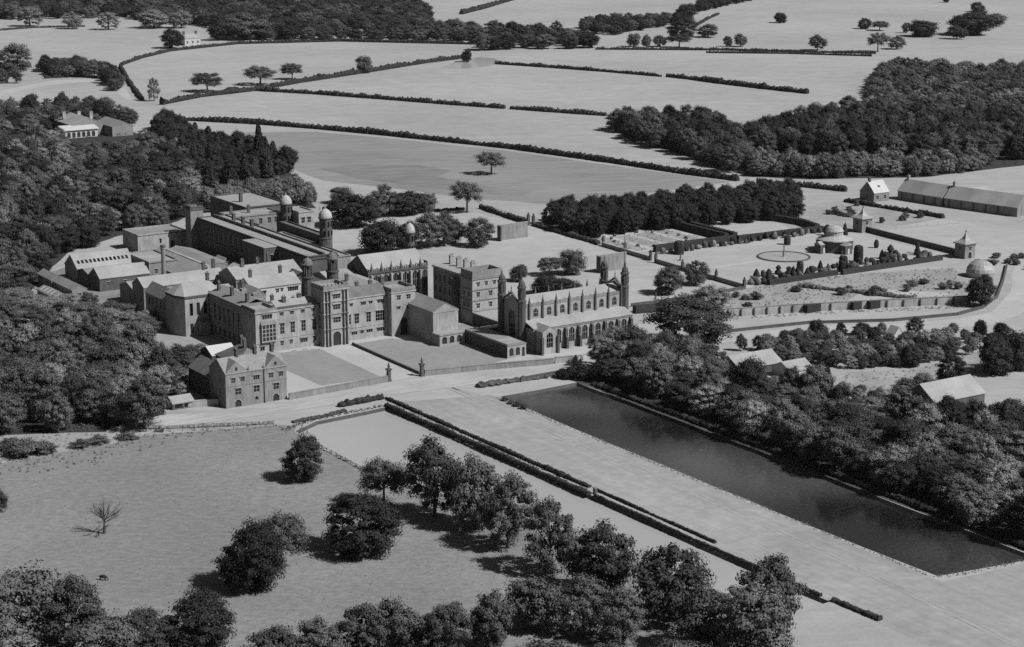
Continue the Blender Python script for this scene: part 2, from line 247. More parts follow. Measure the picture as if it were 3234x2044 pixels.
# ------------------------------------------------------------------ survey (metres)
TREES = [(-97.6, -158.6, 12.5, 15.6, 'dense', 'dark rounded tree standing alone on the meadow below the gabled house', None), (-154.8, -238.9, 17.3, 19.7, 'dense', 'big dark tree on the lower meadow, nearer of a touching pair', None), (-140.8, -227.8, 11.9, 15.7, 'oak', 'lighter open-crowned tree just behind the big dark meadow tree', None), (-114.8, -229.0, 19.7, 17.8, 'dense', 'wide low dark tree in the middle of the meadow with drooping left bough', None), (-88.7, -195.6, 12.4, 14.8, 'oak', 'flat-topped tree at the meadow edge, leftmost by the near pond', None), (-80.7, -213.2, 16.0, 25.5, 'broad', 'leafy tree in the row beside the light pond, first from the college end', 'row of trees beside the light pond'), (-76.0, -230.5, 14.1, 22.7, 'broad', 'leafy tree in the row beside the light pond, second from the college end', 'row of trees beside the light pond'), (-77.4, -249.9, 13.7, 22.4, 'broad', 'leafy tree in the row beside the light pond, third from the college end', 'row of trees beside the light pond'), (-78.3, -272.8, 15.6, 21.2, 'broad', 'leafy tree in the row beside the light pond, fourth from the college end', 'row of trees beside the light pond'), (-76.8, -295.8, 16.3, 20.1, 'broad', 'leafy tree in the row beside the light pond, fifth from the college end', 'row of trees beside the light pond'), (-72.5, -321.0, 16.8, 21.0, 'broad', 'leafy tree in the row beside the light pond, sixth from the college end', 'row of trees beside the light pond'), (-106.4, -306.8, 12.9, 16.0, 'broad', 'round dark-topped tree over the middle of the bottom edge, nearest the pond row', 'clump at the bottom right'), (-97.6, -317.1, 12.2, 16.2, 'broad', 'second round tree right of the bottom middle, touching the dark-topped one', 'clump at the bottom right'), (-92.4, -327.3, 11.0, 15.0, 'broad', 'smaller round tree between the bottom middle and the pond end', 'clump at the bottom right'), (-77.6, -343.7, 14.0, 17.5, 'broad', 'tree at the bottom right clump, in front of the avenue hedges', 'clump at the bottom right'), (-72.6, -355.2, 19.9, 21.1, 'broad', 'broad tree at the bottom right clump, lowest beside the bare avenue', 'clump at the bottom right'), (-60.4, -346.5, 15.1, 23.9, 'broad', 'tallest tree of the bottom right clump, overlapping the avenue hedge', 'clump at the bottom right'), (-123.5, -312.1, 10.2, 15.6, 'broad', 'leafy tree along the bottom edge of the meadow, first left of the round dark-topped tree', 'trees along the bottom edge'), (-135.2, -309.4, 11.0, 15.3, 'broad', 'leafy tree along the bottom edge of the meadow, second left of the round dark-topped tree', 'trees along the bottom edge'), (-143.8, -301.5, 11.9, 15.3, 'broad', 'leafy tree along the bottom edge of the meadow, third left of the round dark-topped tree', 'trees along the bottom edge'), (-153.3, -299.2, 11.8, 15.2, 'broad', 'leafy tree along the bottom edge of the meadow, fourth left of the round dark-topped tree', 'trees along the bottom edge'), (-166.6, -300.2, 12.7, 13.9, 'broad', 'leafy tree along the bottom edge of the meadow, fifth left of the round dark-topped tree', 'trees along the bottom edge'), (-177.6, -296.2, 12.6, 13.3, 'broad', 'leafy tree along the bottom edge of the meadow, sixth left of the round dark-topped tree', 'trees along the bottom edge'), (-185.5, -269.9, 17.6, 15.4, 'dense', 'dark round tree at the bottom edge, left of centre', None), (-199.8, -268.2, 13.9, 13.3, 'broad', 'tree at the bottom edge just left of the dark round one', None), (-212.3, -250.7, 16.6, 18.6, 'broad', 'tall tree in the bottom left corner clump, right one', None), (-221.0, -239.9, 18.6, 20.6, 'broad', 'tall tree in the bottom left corner, darkest of the clump', None), (-210.7, -269.8, 15.1, 14.5, 'broad', 'low tree in the bottom left corner clump, on its right flank', None), (-234.5, -262.2, 15.4, 15.9, 'pale', 'pale tree filling the very bottom left corner', None), (-228.6, -278.2, 16.1, 12.5, 'pale', 'pale low tree at the bottom left edge, below the tall ones', None), (-188.8, -299.7, 12.7, 12.6, 'pale', 'pale low tree at the bottom edge below the dark round one', None), (-178.3, -311.1, 14.1, 11.4, 'pale', 'pale bushy tree at the bottom edge, left of the middle', None), (-167.4, -321.2, 14.0, 11.4, 'pale', 'pale bushy tree at the bottom edge, nearest the middle from the left', None), (-154.1, -326.9, 13.1, 11.4, 'pale', 'pale bushy tree at the bottom edge, in the middle', None), (-142.0, -334.8, 14.1, 11.4, 'broad', 'bushy tree at the bottom edge, right of the middle', None), (-126.7, -341.8, 16.2, 12.5, 'broad', 'bushy tree at the bottom edge under the round dark-topped tree', None), (-114.2, -353.0, 16.1, 13.5, 'broad', 'bushy tree at the bottom edge left of the bottom right clump', None), (-100.4, -362.0, 17.1, 13.5, 'broad', 'bushy tree at the bottom edge in the bottom right clump', None), (-84.7, -375.2, 17.0, 12.4, 'broad', 'bushy tree at the bottom edge, rightmost before the bare lawn', None), (-204.3, -294.1, 14.1, 10.4, 'pale', 'pale bush-like tree at the bottom edge in the left third', None), (-192.6, -135.2, 5.7, 9.3, 'broad', 'tree cut by the left edge beside the meadow', None), (135.6, 233.2, 24.6, 18.3, 'dense', 'dark broad tree at the playground edge beside the domed turret', None), (158.3, 249.7, 13.5, 14.4, 'broad', 'middling tree behind the dark broad tree at the playground edge', None), (165.9, 251.1, 14.5, 17.4, 'broad', 'pointed tall tree in the playground shelter row', None), (178.1, 248.1, 20.0, 14.0, 'dense', 'bushy dark tree in the playground shelter row', None), (190.5, 248.1, 9.5, 12.2, 'broad', 'small tree at the right end of the playground shelter row', None), (210.2, 235.3, 15.6, 19.0, 'oak', 'tall leaning tree with a clear trunk at the playground corner', None), (165.1, 301.9, 10.7, 10.5, 'broad', 'small tufted tree in the field above the domed turrets', None), (108.8, 156.8, 17.4, 19.2, 'dense', 'large dark tree by the chapel roof, left of the small dome', None), (124.0, 154.8, 11.1, 16.3, 'dense', 'dark tree directly behind the small dome', None), (138.6, 158.8, 15.5, 18.2, 'broad', 'tree just right of the small dome', None), (148.1, 158.2, 13.4, 17.4, 'broad', 'taller tree two along from the small dome', None), (156.6, 161.0, 10.9, 11.7, 'broad', 'low tree between the small dome group and the lone playground tree', None), (162.3, 146.1, 13.4, 15.6, 'broad', 'round tree at the right end of the small dome group', None), (131.9, 62.4, 7.9, 8.6, 'broad', 'small tree behind the four-storey block', None), (151.8, 65.9, 10.9, 9.1, 'oak', 'flat small tree between the church and the ball wall', None), (163.0, 62.1, 10.1, 13.3, 'broad', 'upright tree beside the ball wall behind the church', None), (125.9, 31.4, 12.3, 9.5, 'dense', 'dark low tree just behind the church roof, left one', None), (134.2, 26.0, 11.9, 7.9, 'dense', 'dark low tree just behind the church roof, right one', None), (174.7, 0.6, 12.7, 13.9, 'broad', 'round tree on the lawn below the garden terrace, left one', None), (198.1, 9.9, 10.2, 11.8, 'broad', 'round tree on the lawn below the garden terrace, right one', None), (171.2, -35.2, 17.1, 11.9, 'pale', 'loose bushy tree at the corner of the kitchen garden', None), (122.3, -82.9, 29.4, 21.0, 'broad', 'huge dark tree between the church and the kitchen garden wall', None), (296.6, 344.7, 16.9, 15.3, 'oak', 'lone tree in the large dark field behind the college', None), (335.1, 857.9, 22.8, 16.1, 'oak', 'wide hedgerow tree, leftmost on the long far hedge', None), (395.9, 879.6, 26.4, 17.4, 'oak', 'wide hedgerow tree, second on the long far hedge', None), (439.7, 903.7, 15.8, 14.7, 'oak', 'small hedgerow tree, third on the long far hedge', None), (520.3, 915.0, 12.3, 17.5, 'broad', 'hedgerow tree, fourth on the long far hedge', None), (270.1, 821.3, 9.6, 21.2, 'pale', 'thin feathery tree standing before the large far field', None), (653.5, 948.2, 8.1, 13.4, 'dense', 'small dark tree at the far pond', None), (468.5, 1235.8, 20.0, 20.6, 'dense', 'dark tree beside the white far farmhouse', None), (240.2, 1072.0, 32.8, 28.3, 'broad', 'big tree at the left edge of the far paddock', None), (220.3, 1010.3, 7.4, 15.2, 'broad', 'small thin tree in the far left paddock', None), (209.5, 1017.3, 10.3, 13.7, 'broad', 'small tree at the left edge of the far paddock', None), (1214.4, 1132.7, 14.0, 12.4, 'dense', 'single dark tree high on the far right hillside field', None), (1241.8, 1015.1, 14.5, 12.9, 'dense', 'dark tree in the far right field, left of a pair', None), (1240.5, 988.7, 17.2, 10.8, 'oak', 'flat tree in the far right field, right of a pair', None), (1242.7, 947.4, 9.4, 12.6, 'broad', 'small round tree left of the dark far clump', None), (1228.1, 905.4, 26.8, 19.1, 'dense', 'dark sprawling tree in the far right field', None), (1288.0, 891.8, 44.8, 27.9, 'dense', 'large dark clump tree in the far right field', None), (1394.2, 957.4, 22.5, 16.2, 'broad', 'tree touching the right of the large far clump', None), (1236.8, 862.4, 19.2, 15.1, 'broad', 'tree touching the left of the large far clump', None), (1539.9, 1124.8, 17.1, 13.2, 'dense', 'small dark tree near the top right corner', None), (1625.3, 1265.8, 7.9, 8.2, 'dense', 'tiny tree at the top edge on the right', None), (1023.2, 851.2, 15.5, 16.0, 'broad', 'roadside tree right of centre on the far double hedge', None), (1063.1, 803.4, 19.6, 20.3, 'oak', 'largest roadside tree on the far double hedge', None), (1098.6, 812.9, 18.2, 13.4, 'broad', 'low roadside tree at the wood end of the double hedge', None), (968.7, 931.4, 8.8, 11.8, 'broad', 'small roadside tree, left of a close pair', None), (980.0, 924.0, 13.2, 13.6, 'broad', 'roadside tree, right of a close pair', None), (885.3, 985.9, 11.4, 15.4, 'broad', 'leftmost small roadside tree below the far strip of woods', None), (890.9, 970.9, 8.7, 13.5, 'broad', 'second small roadside tree below the far strip of woods', None), (908.7, 970.6, 14.0, 11.8, 'broad', 'third small roadside tree below the far strip of woods', None), (919.8, 952.0, 22.7, 15.3, 'oak', 'wide roadside tree below the far strip of woods', None), (983.5, 1027.9, 30.1, 26.3, 'dense', 'dark tall tree at the junction of far hedges', None), (1126.2, 1205.1, 22.1, 22.8, 'dense', 'dark tree above the junction of far hedges', None), (1020.1, 1028.8, 23.0, 14.2, 'broad', 'bushy tree right of the far hedge junction', None), (173.7, -158.7, 7.9, 9.4, 'dense', 'dark tree at the foot of the young plantation', None), (166.9, -187.7, 10.5, 12.9, 'dense', 'tall dark tree above the lower pale roof', None), (144.7, -195.3, 9.4, 9.7, 'broad', 'tree left of the lower pale roof', None), (193.3, -185.8, 12.2, 15.1, 'dense', 'tall dark tree near the right edge beyond the clearing', None), (205.3, -185.7, 11.5, 17.0, 'dense', 'tall dark tree at the right edge beyond the clearing', None), (137.2, -194.0, 9.3, 8.0, 'broad', 'small tree left of the lower pale roof, nearer the clearing', None), (124.9, -164.0, 4.5, 8.5, 'conifer', 'slim dark conifer in the clearing beside the upper pale roof, tallest of three', None), (114.9, -168.6, 3.5, 6.2, 'conifer', 'slim dark conifer, nearest the pond of three by the upper pale roof', None), (122.9, -155.2, 4.2, 4.6, 'conifer', 'small dark conifer, shortest of three by the upper pale roof', None), (277.7, -96.5, 11.3, 15.1, 'dense', 'dark yew at the right end of the kitchen garden wall', None), (184.3, 449.7, 10.3, 29.2, 'conifer', 'tall dark conifer rising above the left wood', None), (468.0, 1520.7, 23.2, 20.9, 'pale', 'pale round tree at the far left hedge, left one', None), (499.0, 1486.8, 25.0, 22.8, 'pale', 'pale round tree at the far left hedge, middle one', None), (552.4, 1479.4, 34.0, 22.0, 'pale', 'pale broad tree at the far left hedge, right one', None), (438.8, 1581.7, 29.4, 25.3, 'pale', 'pale tree near the top left corner', None), (579.1, 1461.9, 25.2, 23.0, 'pale', 'pale tree left of the white far farmhouse', None), (549.0, 1293.5, 19.0, 19.6, 'dense', 'dark tree right of the white far farmhouse', None), (581.1, 1290.9, 45.6, 28.2, 'broad', 'very broad far tree right of the white farmhouse', None), (733.3, 1040.6, 20.7, 17.8, 'broad', 'rounded tree at the corner of the far wood by the pond', None), (-164.4, -81.1, 9.9, 6.4, 'shrub', 'large dark bush on the rough bank at the left edge', None), (-158.0, -82.9, 7.1, 4.4, 'shrub', 'bush beside the large one on the rough bank', None), (-145.3, -82.9, 5.1, 3.2, 'shrub', 'small bush midway along the rough bank below the left wood', None), (-138.2, -82.1, 5.8, 3.0, 'shrub', 'low bush on the rough bank, towards the pond', None), (-127.5, -82.2, 6.4, 2.7, 'shrub', 'low bush where the rough bank narrows', None), (-167.0, -72.3, 5.7, 4.4, 'shrub', 'bush on the rough bank nearest the left edge', None)]
WOODS = [('wood left of the college, behind the meadow', [(-123.4, 111.3), (-103.1, 88.7), (-93.2, 55.3), (-79.6, 33.5), (-81.2, 1.5), (-85.5, -22.8), (-98.7, -46.9), (-113.8, -78.6), (-136.5, -65.0), (-163.2, -52.6), (-175.9, -49.4)], 11.0, (11, 20), (10, 15), ['broad', 'broad', 'broad', 'pale'], []), ('upper left wood beyond the workshops', [(104.6, 809.2), (157.9, 814.9), (197.5, 789.0), (205.7, 743.1), (196.6, 675.6), (175.7, 595.4), (146.2, 485.3), (115.5, 403.5), (76.6, 314.4), (44.5, 285.1), (20.2, 274.3), (-2.1, 260.5), (-24.7, 241.4), (-44.7, 216.1), (-68.1, 186.1), (-97.2, 191.6)], 11.2, (9, 18), (9, 15), ['broad', 'broad', 'broad', 'dense', 'pale'], [[(148.7, 706.9), (199.3, 673.9), (131.2, 506.1), (86.5, 535.3)]]), ('low growth in front of the verandah building', [(112.5, 611.7), (132.0, 581.9), (165.2, 589.7), (127.5, 497.6), (83.1, 526.6)], 6, (4, 7), (5, 8), ['broad', 'pale'], []), ('dark belt of the upper left wood nearest the long range', [(208.6, 667.8), (199.1, 567.6), (204.2, 496.8), (193.5, 416.2), (158.3, 402.7), (122.0, 399.3), (143.7, 476.2), (173.7, 589.2)], 8.0, (11, 18), (8, 13), ['dense', 'dense', 'conifer'], []), ('pale young plantation behind the long range', [(100.9, 354.4), (124.3, 367.8), (170.2, 367.8), (162.5, 331.9), (144.2, 291.7), (143.5, 321.3), (114.3, 335.1), (87.4, 312.2)], 5.5, (7, 11), (5, 7), ['pale'], []), ('wood along the top left skyline', [(499.4, 1964.0), (442.5, 1697.1), (562.1, 1650.0), (615.8, 1466.0), (564.4, 1277.4), (663.1, 1206.9), (730.4, 1156.9), (765.0, 1099.0), (737.0, 1038.2), (837.4, 994.7), (882.3, 1057.7), (861.5, 1145.0), (789.7, 1256.6), (901.2, 1444.2), (963.2, 1570.4), (875.7, 1873.8), (588.8, 2232.4)], 17.0, (13, 19), (15, 22), ['broad', 'dense'], [[(724.3, 1339.6), (749.1, 1323.4), (701.1, 1237.2), (677.4, 1252.8)]]), ('left lobe of the right-hand wood', [(485.8, 472.6), (530.4, 480.4), (558.7, 439.0), (519.2, 371.0), (437.5, 263.0), (428.4, 264.8), (452.3, 348.7), (459.8, 407.3)], 9.5, (12, 18), (10, 16), ['dense', 'broad'], []), ('front row of the right-hand wood above the lane', [(460.6, 290.9), (433.2, 247.3), (454.7, 221.1), (521.4, 187.6), (569.7, 183.0), (597.1, 201.7), (545.6, 220.0), (505.7, 237.5), (473.3, 263.0)], 7.5, (9, 15), (8, 13), ['pale', 'pale', 'broad'], []), ('tall dark heart of the right-hand wood', [(533.7, 374.3), (614.6, 402.5), (673.9, 392.4), (758.4, 308.5), (637.2, 197.8), (599.6, 215.6), (525.8, 259.4), (484.6, 297.6)], 10, (14, 20), (10, 15), ['dense', 'broad'], []), ('upper slope of the right-hand wood', [(633.4, 433.5), (732.5, 462.0), (863.0, 594.4), (951.6, 664.3), (1035.0, 561.2), (767.5, 316.8), (684.2, 403.3)], 11, (9, 15), (11, 16), ['broad', 'broad', 'pale'], []), ('dark yew band above the garden', [(228.2, 178.8), (250.1, 189.7), (312.6, 185.0), (393.5, 166.7), (354.1, 117.0), (318.4, 123.0), (256.6, 134.5), (226.7, 132.2), (223.8, 155.9)], 7.0, (11, 15), (8, 11), ['dense'], []), ('bank of trees beside the dark pond', [(59.3, -98.2), (56.5, -134.1), (55.3, -227.6), (52.8, -332.8), (55.9, -334.9), (149.7, -249.5), (135.2, -236.8), (123.1, -232.1), (111.1, -214.5), (99.4, -200.3), (101.8, -174.4), (85.4, -149.3), (89.5, -117.9), (76.3, -93.4)], 8.8, (9, 17), (9, 15), ['broad', 'pale', 'broad', 'dense'], [[(106.3, -121.0), (133.1, -138.5), (103.8, -172.1), (81.6, -154.1)], [(134.7, -185.2), (162.1, -195.8), (124.4, -232.9), (106.6, -221.3)]]), ('trees beside the small chapel lawn by the bridge', [(63.1, -92.8), (68.4, -104.2), (79.5, -130.7), (83.5, -151.7), (107.7, -121.9), (96.1, -98.2), (90.9, -82.2), (75.1, -80.3)], 8, (12, 16), (10, 13), ['broad', 'pale'], []), ('young plantation below the kitchen garden', [(133.9, -110.3), (133.6, -125.1), (151.0, -148.6), (172.3, -157.7), (191.9, -157.4), (202.5, -144.0), (176.0, -121.5), (157.7, -102.5)], 4.6, (4.5, 7), (4.4, 6), ['pale', 'broad'], []), ('shrubbery below the drive', [(126.0, -102.6), (152.6, -94.7), (168.6, -95.3), (205.5, -115.7), (253.0, -141.2), (244.8, -152.2), (212.9, -157.7), (194.8, -159.3), (187.7, -134.4), (165.1, -107.3), (137.8, -106.9)], 6.5, (4, 8), (4, 7), ['broad', 'dense', 'pale'], []), ('low scrub around the pale huts in the bank trees', [(93.9, -136.3), (116.0, -158.2), (106.5, -188.0), (99.8, -176.6), (79.7, -156.4)], 5, (3, 5.5), (5, 7), ['broad', 'pale'], []), ('low scrub below the large pale barn roof', [(128.4, -191.8), (115.6, -214.2), (122.4, -234.9), (146.0, -213.8), (133.0, -222.3), (116.2, -211.3)], 5, (3.5, 6), (5, 7.5), ['broad', 'pale'], []), ('scrub around the lower pale roofs', [(103.8, -172.1), (120.6, -172.3), (132.0, -183.4), (114.3, -213.3), (99.4, -200.3)], 6, (4, 6), (4, 6), ['broad', 'pale'], []), ('shrubs between the left wood and the gabled house', [(-70.8, 19.2), (-59.1, 24.4), (-54.8, 4.7), (-66.3, -16.1), (-78.3, -46.0), (-90.3, -41.8), (-84.2, -19.9)], 5, (3, 5.5), (4.5, 7), ['broad', 'pale'], []), ('small wood in the far left paddock', [(273.5, 1107.5), (311.9, 1114.4), (324.7, 1060.5), (277.8, 910.3), (266.9, 902.4), (302.1, 1014.5), (263.0, 1040.0)], 10, (10, 15), (9, 14), ['broad', 'dense'], []), ('far hedge of trees below the hill', [(942.8, 1169.9), (943.4, 1104.2), (1094.1, 1182.1), (1146.6, 1237.1), (1069.2, 1242.4), (997.7, 1230.7)], 13, (9, 14), (11, 16), ['dense', 'broad'], []), ('far trees running up to the top edge', [(1228.6, 1311.4), (1292.1, 1355.6), (1455.6, 1454.6), (1522.9, 1534.4), (1315.6, 1412.1)], 13, (9, 14), (11, 16), ['dense'], []), ('trees at the left edge below the workshops', [(-95.2, 179.2), (-71.9, 164.0), (-70.1, 130.7), (-57.2, 107.0), (-49.4, 91.9), (-54.4, 61.5), (-70.9, 40.8), (-89.1, 65.9), (-99.0, 100.1), (-116.2, 116.1)], 8.5, (6, 10), (8, 12), ['broad', 'pale'], [[(-56.7, 211.7), (-34.0, 196.9), (-62.0, 120.3), (-83.0, 139.1)]])]
HEDGES = [('dark hedge down the left end of the large far field', 3, 3.2, [(350.5, 1089.2), (310.7, 975.5), (284.3, 894.8), (262.1, 826.5)]), ('hedge curving along the top of the large far field', 3, 3, [(357.6, 1103.3), (398.4, 1154.5), (453.5, 1207.1), (547.1, 1241.3), (653.0, 1207.5), (758.5, 1097.4)]), ('bushy hedge rising across the middle of the far fields to the pond', 4, 3.5, [(265.0, 794.0), (313.0, 824.9), (372.1, 841.1), (429.7, 873.4), (516.5, 913.1), (613.3, 959.9), (666.7, 979.2)]), ('long hedge below the middle far field, left of its gap', 3.4, 3.2, [(372.1, 841.1), (403.6, 791.0), (434.3, 728.0), (460.8, 669.4), (485.5, 620.2)]), ('long hedge below the middle far field, right of its gap', 3.4, 3.2, [(487.8, 615.5), (507.0, 577.3), (527.2, 539.2)]), ('long dark hedge along the top of the dark field', 3.4, 3.4, [(228.6, 710.0), (277.0, 646.0), (304.0, 594.2), (327.9, 540.3), (348.6, 485.0), (368.3, 432.3), (380.1, 381.9), (390.0, 337.0), (399.9, 281.3), (411.2, 237.5)]), ('hedge below the far right field, left of its gap', 3.2, 3.2, [(666.3, 915.7), (693.1, 856.0), (715.2, 796.5), (732.5, 737.5)]), ('hedge below the far right field, right of its gap', 4, 3.5, [(736.5, 734.9), (740.7, 707.0), (742.8, 660.9), (748.9, 610.1), (756.8, 563.8)]), ('upper of two parallel roadside hedges below the hill', 2.6, 2.4, [(832.4, 981.4), (938.0, 901.4), (1046.1, 787.9)]), ('lower of two parallel roadside hedges below the hill', 2.4, 2.2, [(906.3, 889.9), (969.8, 837.8), (1024.4, 770.9)]), ('thin far hedge running up to the top edge, centre', 5, 5, [(960.3, 1453.7), (1038.4, 1521.3), (1142.7, 1619.7), (1208.9, 1676.6)]), ('low far hedge in the top left paddock', 2, 2, [(389.7, 1544.6), (434.7, 1556.3), (491.3, 1540.3)]), ('scrubby hedge along the left paddock road', 2.5, 2.5, [(254.3, 1033.1), (283.8, 1030.7), (296.7, 1001.2), (275.7, 919.3)]), ('hedge along the lane above the garden lawn', 3, 3, [(415.9, 224.6), (427.2, 205.6), (440.6, 170.4)]), ('dark hedge along the left side of the top right hill field', 2.5, 3, [(1081.6, 1133.6), (1176.9, 1224.9), (1234.0, 1274.9)])]
FAR_POND = [(603.1, 914.9), (632.1, 942.9), (664.1, 970.9), (691.8, 983.1), (695.1, 960.6), (682.5, 929.3), (652.6, 905.8), (623.1, 897.2)]
MEADOW = [(-201.6, -50.9), (-174.8, -85.9), (-156.5, -85.1), (-136.2, -80.3), (-114.4, -83.3), (-89.6, -91.9), (-74.9, -96.3), (-70.5, -100.4)]
ROAD = [(-129.8, -68.2), (-104.4, -60.4), (-84.8, -71.2), (-60.3, -74.1), (-37.8, -72.4), (-15.4, -67.1), (-0.1, -67.1), (23.2, -72.2), (54.2, -77.3), (66.2, -78.6), (61.2, -89.9), (45.9, -92.6), (28.7, -88.3), (12.2, -86.6), (-5.7, -84.6), (-23.7, -81.7), (-42.4, -80.9), (-61.1, -82.6), (-84.1, -80.4), (-109.0, -76.6), (-135.1, -85.3)]
DRIVE = [(118.3, -41.9), (122.7, -63.4), (146.7, -77.3), (185.7, -84.1), (219.9, -100.7), (250.3, -108.9), (272.2, -108.3), (309.1, -85.0), (346.3, -51.6), (381.7, -24.2), (397.5, -21.2), (319.9, -92.1), (280.1, -118.5), (253.8, -125.7), (219.2, -114.5), (176.8, -94.1), (139.7, -88.1), (113.5, -75.4), (107.6, -53.5)]
DARKFIELD = [(199.5, 424.9), (245.7, 610.2), (294.9, 583.5), (321.3, 528.7), (361.7, 422.2), (383.5, 328.1), (405.8, 237.1), (348.7, 232.3), (296.5, 230.1), (263.0, 234.5), (239.1, 271.2), (213.9, 339.2), (194.8, 380.9)]
DARKPATCH = [(215.4, 422.9), (247.1, 426.0), (276.6, 404.5), (282.2, 370.8), (263.7, 356.0), (264.5, 321.6), (281.8, 276.0), (267.3, 263.5), (235.8, 324.9), (217.3, 372.2)]
CLEARING = [(126.6, -146.1), (147.8, -152.1), (167.6, -162.6), (192.5, -161.1), (252.9, -148.5), (219.8, -179.0), (187.7, -182.1), (140.7, -210.3), (133.2, -191.4), (112.5, -181.4), (107.8, -167.6)]
KITCHEN = [(189.6, -17.8), (227.3, -3.4), (271.0, -12.0), (329.3, -28.2), (296.7, -76.9), (286.6, -81.2), (229.7, -63.1), (176.2, -40.5)]
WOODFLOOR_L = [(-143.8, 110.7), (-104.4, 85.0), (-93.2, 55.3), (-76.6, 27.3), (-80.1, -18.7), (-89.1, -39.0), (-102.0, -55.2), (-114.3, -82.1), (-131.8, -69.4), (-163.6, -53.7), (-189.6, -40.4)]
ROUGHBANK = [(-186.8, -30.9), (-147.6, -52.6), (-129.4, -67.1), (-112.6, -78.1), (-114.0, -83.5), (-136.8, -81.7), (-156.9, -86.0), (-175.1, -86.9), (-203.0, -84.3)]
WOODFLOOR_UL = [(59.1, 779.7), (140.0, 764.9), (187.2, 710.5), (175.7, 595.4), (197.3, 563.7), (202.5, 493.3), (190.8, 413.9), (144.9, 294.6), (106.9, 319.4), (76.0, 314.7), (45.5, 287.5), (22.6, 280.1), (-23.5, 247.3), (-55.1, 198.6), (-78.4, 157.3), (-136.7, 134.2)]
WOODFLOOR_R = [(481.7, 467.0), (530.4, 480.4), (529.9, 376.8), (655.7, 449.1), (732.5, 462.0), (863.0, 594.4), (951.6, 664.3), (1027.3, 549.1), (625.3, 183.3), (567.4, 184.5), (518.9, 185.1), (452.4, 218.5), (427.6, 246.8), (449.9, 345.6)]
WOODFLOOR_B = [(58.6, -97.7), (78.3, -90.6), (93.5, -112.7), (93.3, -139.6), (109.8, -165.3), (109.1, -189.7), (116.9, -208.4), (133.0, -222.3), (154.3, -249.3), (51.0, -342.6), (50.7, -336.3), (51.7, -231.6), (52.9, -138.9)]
PADDOCK_ROAD = [(176.4, 928.5), (240.9, 980.9), (291.5, 988.1), (258.0, 857.3), (254.7, 831.3), (278.8, 898.4), (309.4, 997.1), (305.3, 1012.4), (253.0, 1013.3), (187.9, 961.5)]
DRIVEWALL = [(149.6, -73.7), (188.9, -80.4), (223.3, -97.1), (255.1, -104.2), (274.6, -100.7), (297.3, -88.2), (327.9, -63.3), (355.8, -39.3)]
WS = [(199.4, -123.0)]
PARADE = [(409.8, 104.8), (424.8, 62.9), (438.1, 15.9), (389.0, -28.9), (344.5, -50.4), (337.5, -45.9), (357.7, -15.0), (362.8, 65.1)]

DEAD = (-172.3, -172.2)

# ------------------------------------------------------------------ ground, water, roads
POND_L = wob([(-74,-106),(-62,-99),(-40,-97),(-30.5,-96),(-28.5,-150),(-28,-220),(-27.6,-290),(-27,-334),(-44,-336),(-50,-300),(-52,-262),(-58,-225),(-70,-190),(-75,-168),(-75,-130)], 12, 0.5, 3)
POND_R = wob([(12,-107),(30,-107),(48,-106),(48.8,-180),(48.2,-260),(47.4,-337),(46,-341),(30,-339),(12,-336),(10.8,-280),(10.6,-180)], 14, 0.35, 5)
def ground():
    outer = [(-9000,-4000),(9000,-4000),(9000,12000),(-9000,12000)]
    loops = [outer, POND_L[::-1], POND_R[::-1]]
    vs = [Vector((p[0], p[1], 0)) for lp in loops for p in lp]
    tri = tessellate_polygon([[Vector((p[0], p[1], 0)) for p in lp] for lp in loops])
    me = bpy.data.meshes.new('ground'); me.from_pydata([tuple(v) for v in vs], [], [tuple(t) for t in tri]); fixn(me)
    if me.polygons[0].normal.z < 0: me.flip_normals()
    link('ground', me, 'field_grass')['kind'] = 'structure'
ground()
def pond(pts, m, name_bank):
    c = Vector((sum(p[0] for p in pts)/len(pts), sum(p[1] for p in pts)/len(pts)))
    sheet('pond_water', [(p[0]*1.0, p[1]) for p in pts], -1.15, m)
    mb = MB()
    for i in range(len(pts)):
        a = pts[i]; b = pts[(i+1) % len(pts)]
        d = Vector((b[0]-a[0], b[1]-a[1])).normalized(); n = Vector((-d.y, d.x))
        if (Vector(a)+n-c).length > (Vector(a)-c).length: n = -n
        mb.quad((a[0],a[1],0.0),(b[0],b[1],0.0),(b[0]+n.x*0.8,b[1]+n.y*0.8,-1.3),(a[0]+n.x*0.8,a[1]+n.y*0.8,-1.3))
    link(name_bank, fixn(mb.mesh(name_bank)), 'bank')['kind'] = 'structure'
pond(POND_L, 'sky_sheen_water', 'pond_bank'); pond(POND_R, 'water', 'pond_bank')
sheet('far_pond_water', FAR_POND, 0.08, 'far_sheen_water')
sheet('meadow', wob(MEADOW + [(-74.6,-106),(-75.8,-130),(-75.8,-168),(-70.6,-190.5),(-58.5,-225.5),(-52.5,-262),(-50.5,-300),(-44.5,-337),(-52,-345),(-75,-358),(-110,-395),(-150,-440),(-240,-520),(-420,-560),(-420,-300)], 15, 0.5, 2), 0.03, 'meadow_grass')
sheet('avenue_lawn', [(-27,-92),(10.3,-103),(10,-340),(60,-344),(120,-380),(260,-480),(80,-640),(-60,-560),(-26.5,-380),(-26.5,-337),(-27.4,-290),(-28,-150)], 0.02, 'avenue_grass')
sheet('road', wob(ROAD, 9, 0.5, 4), 0.06, 'road')
sheet('drive', wob(DRIVE, 9, 0.5, 6), 0.05, 'gravel')
sheet('field', wob(DARKFIELD, 20, 1.0, 7), 0.03, 'dark_field_grass')
sheet('field', wob(DARKPATCH, 18, 2.5, 8), 0.06, 'hay_mark')
sheet('clearing', wob(CLEARING, 8, 1.2, 9), 0.03, 'rough_grass')
sheet('kitchen_garden_ground', wob(KITCHEN, 10, 0.8, 10), 0.03, 'garden_soil')
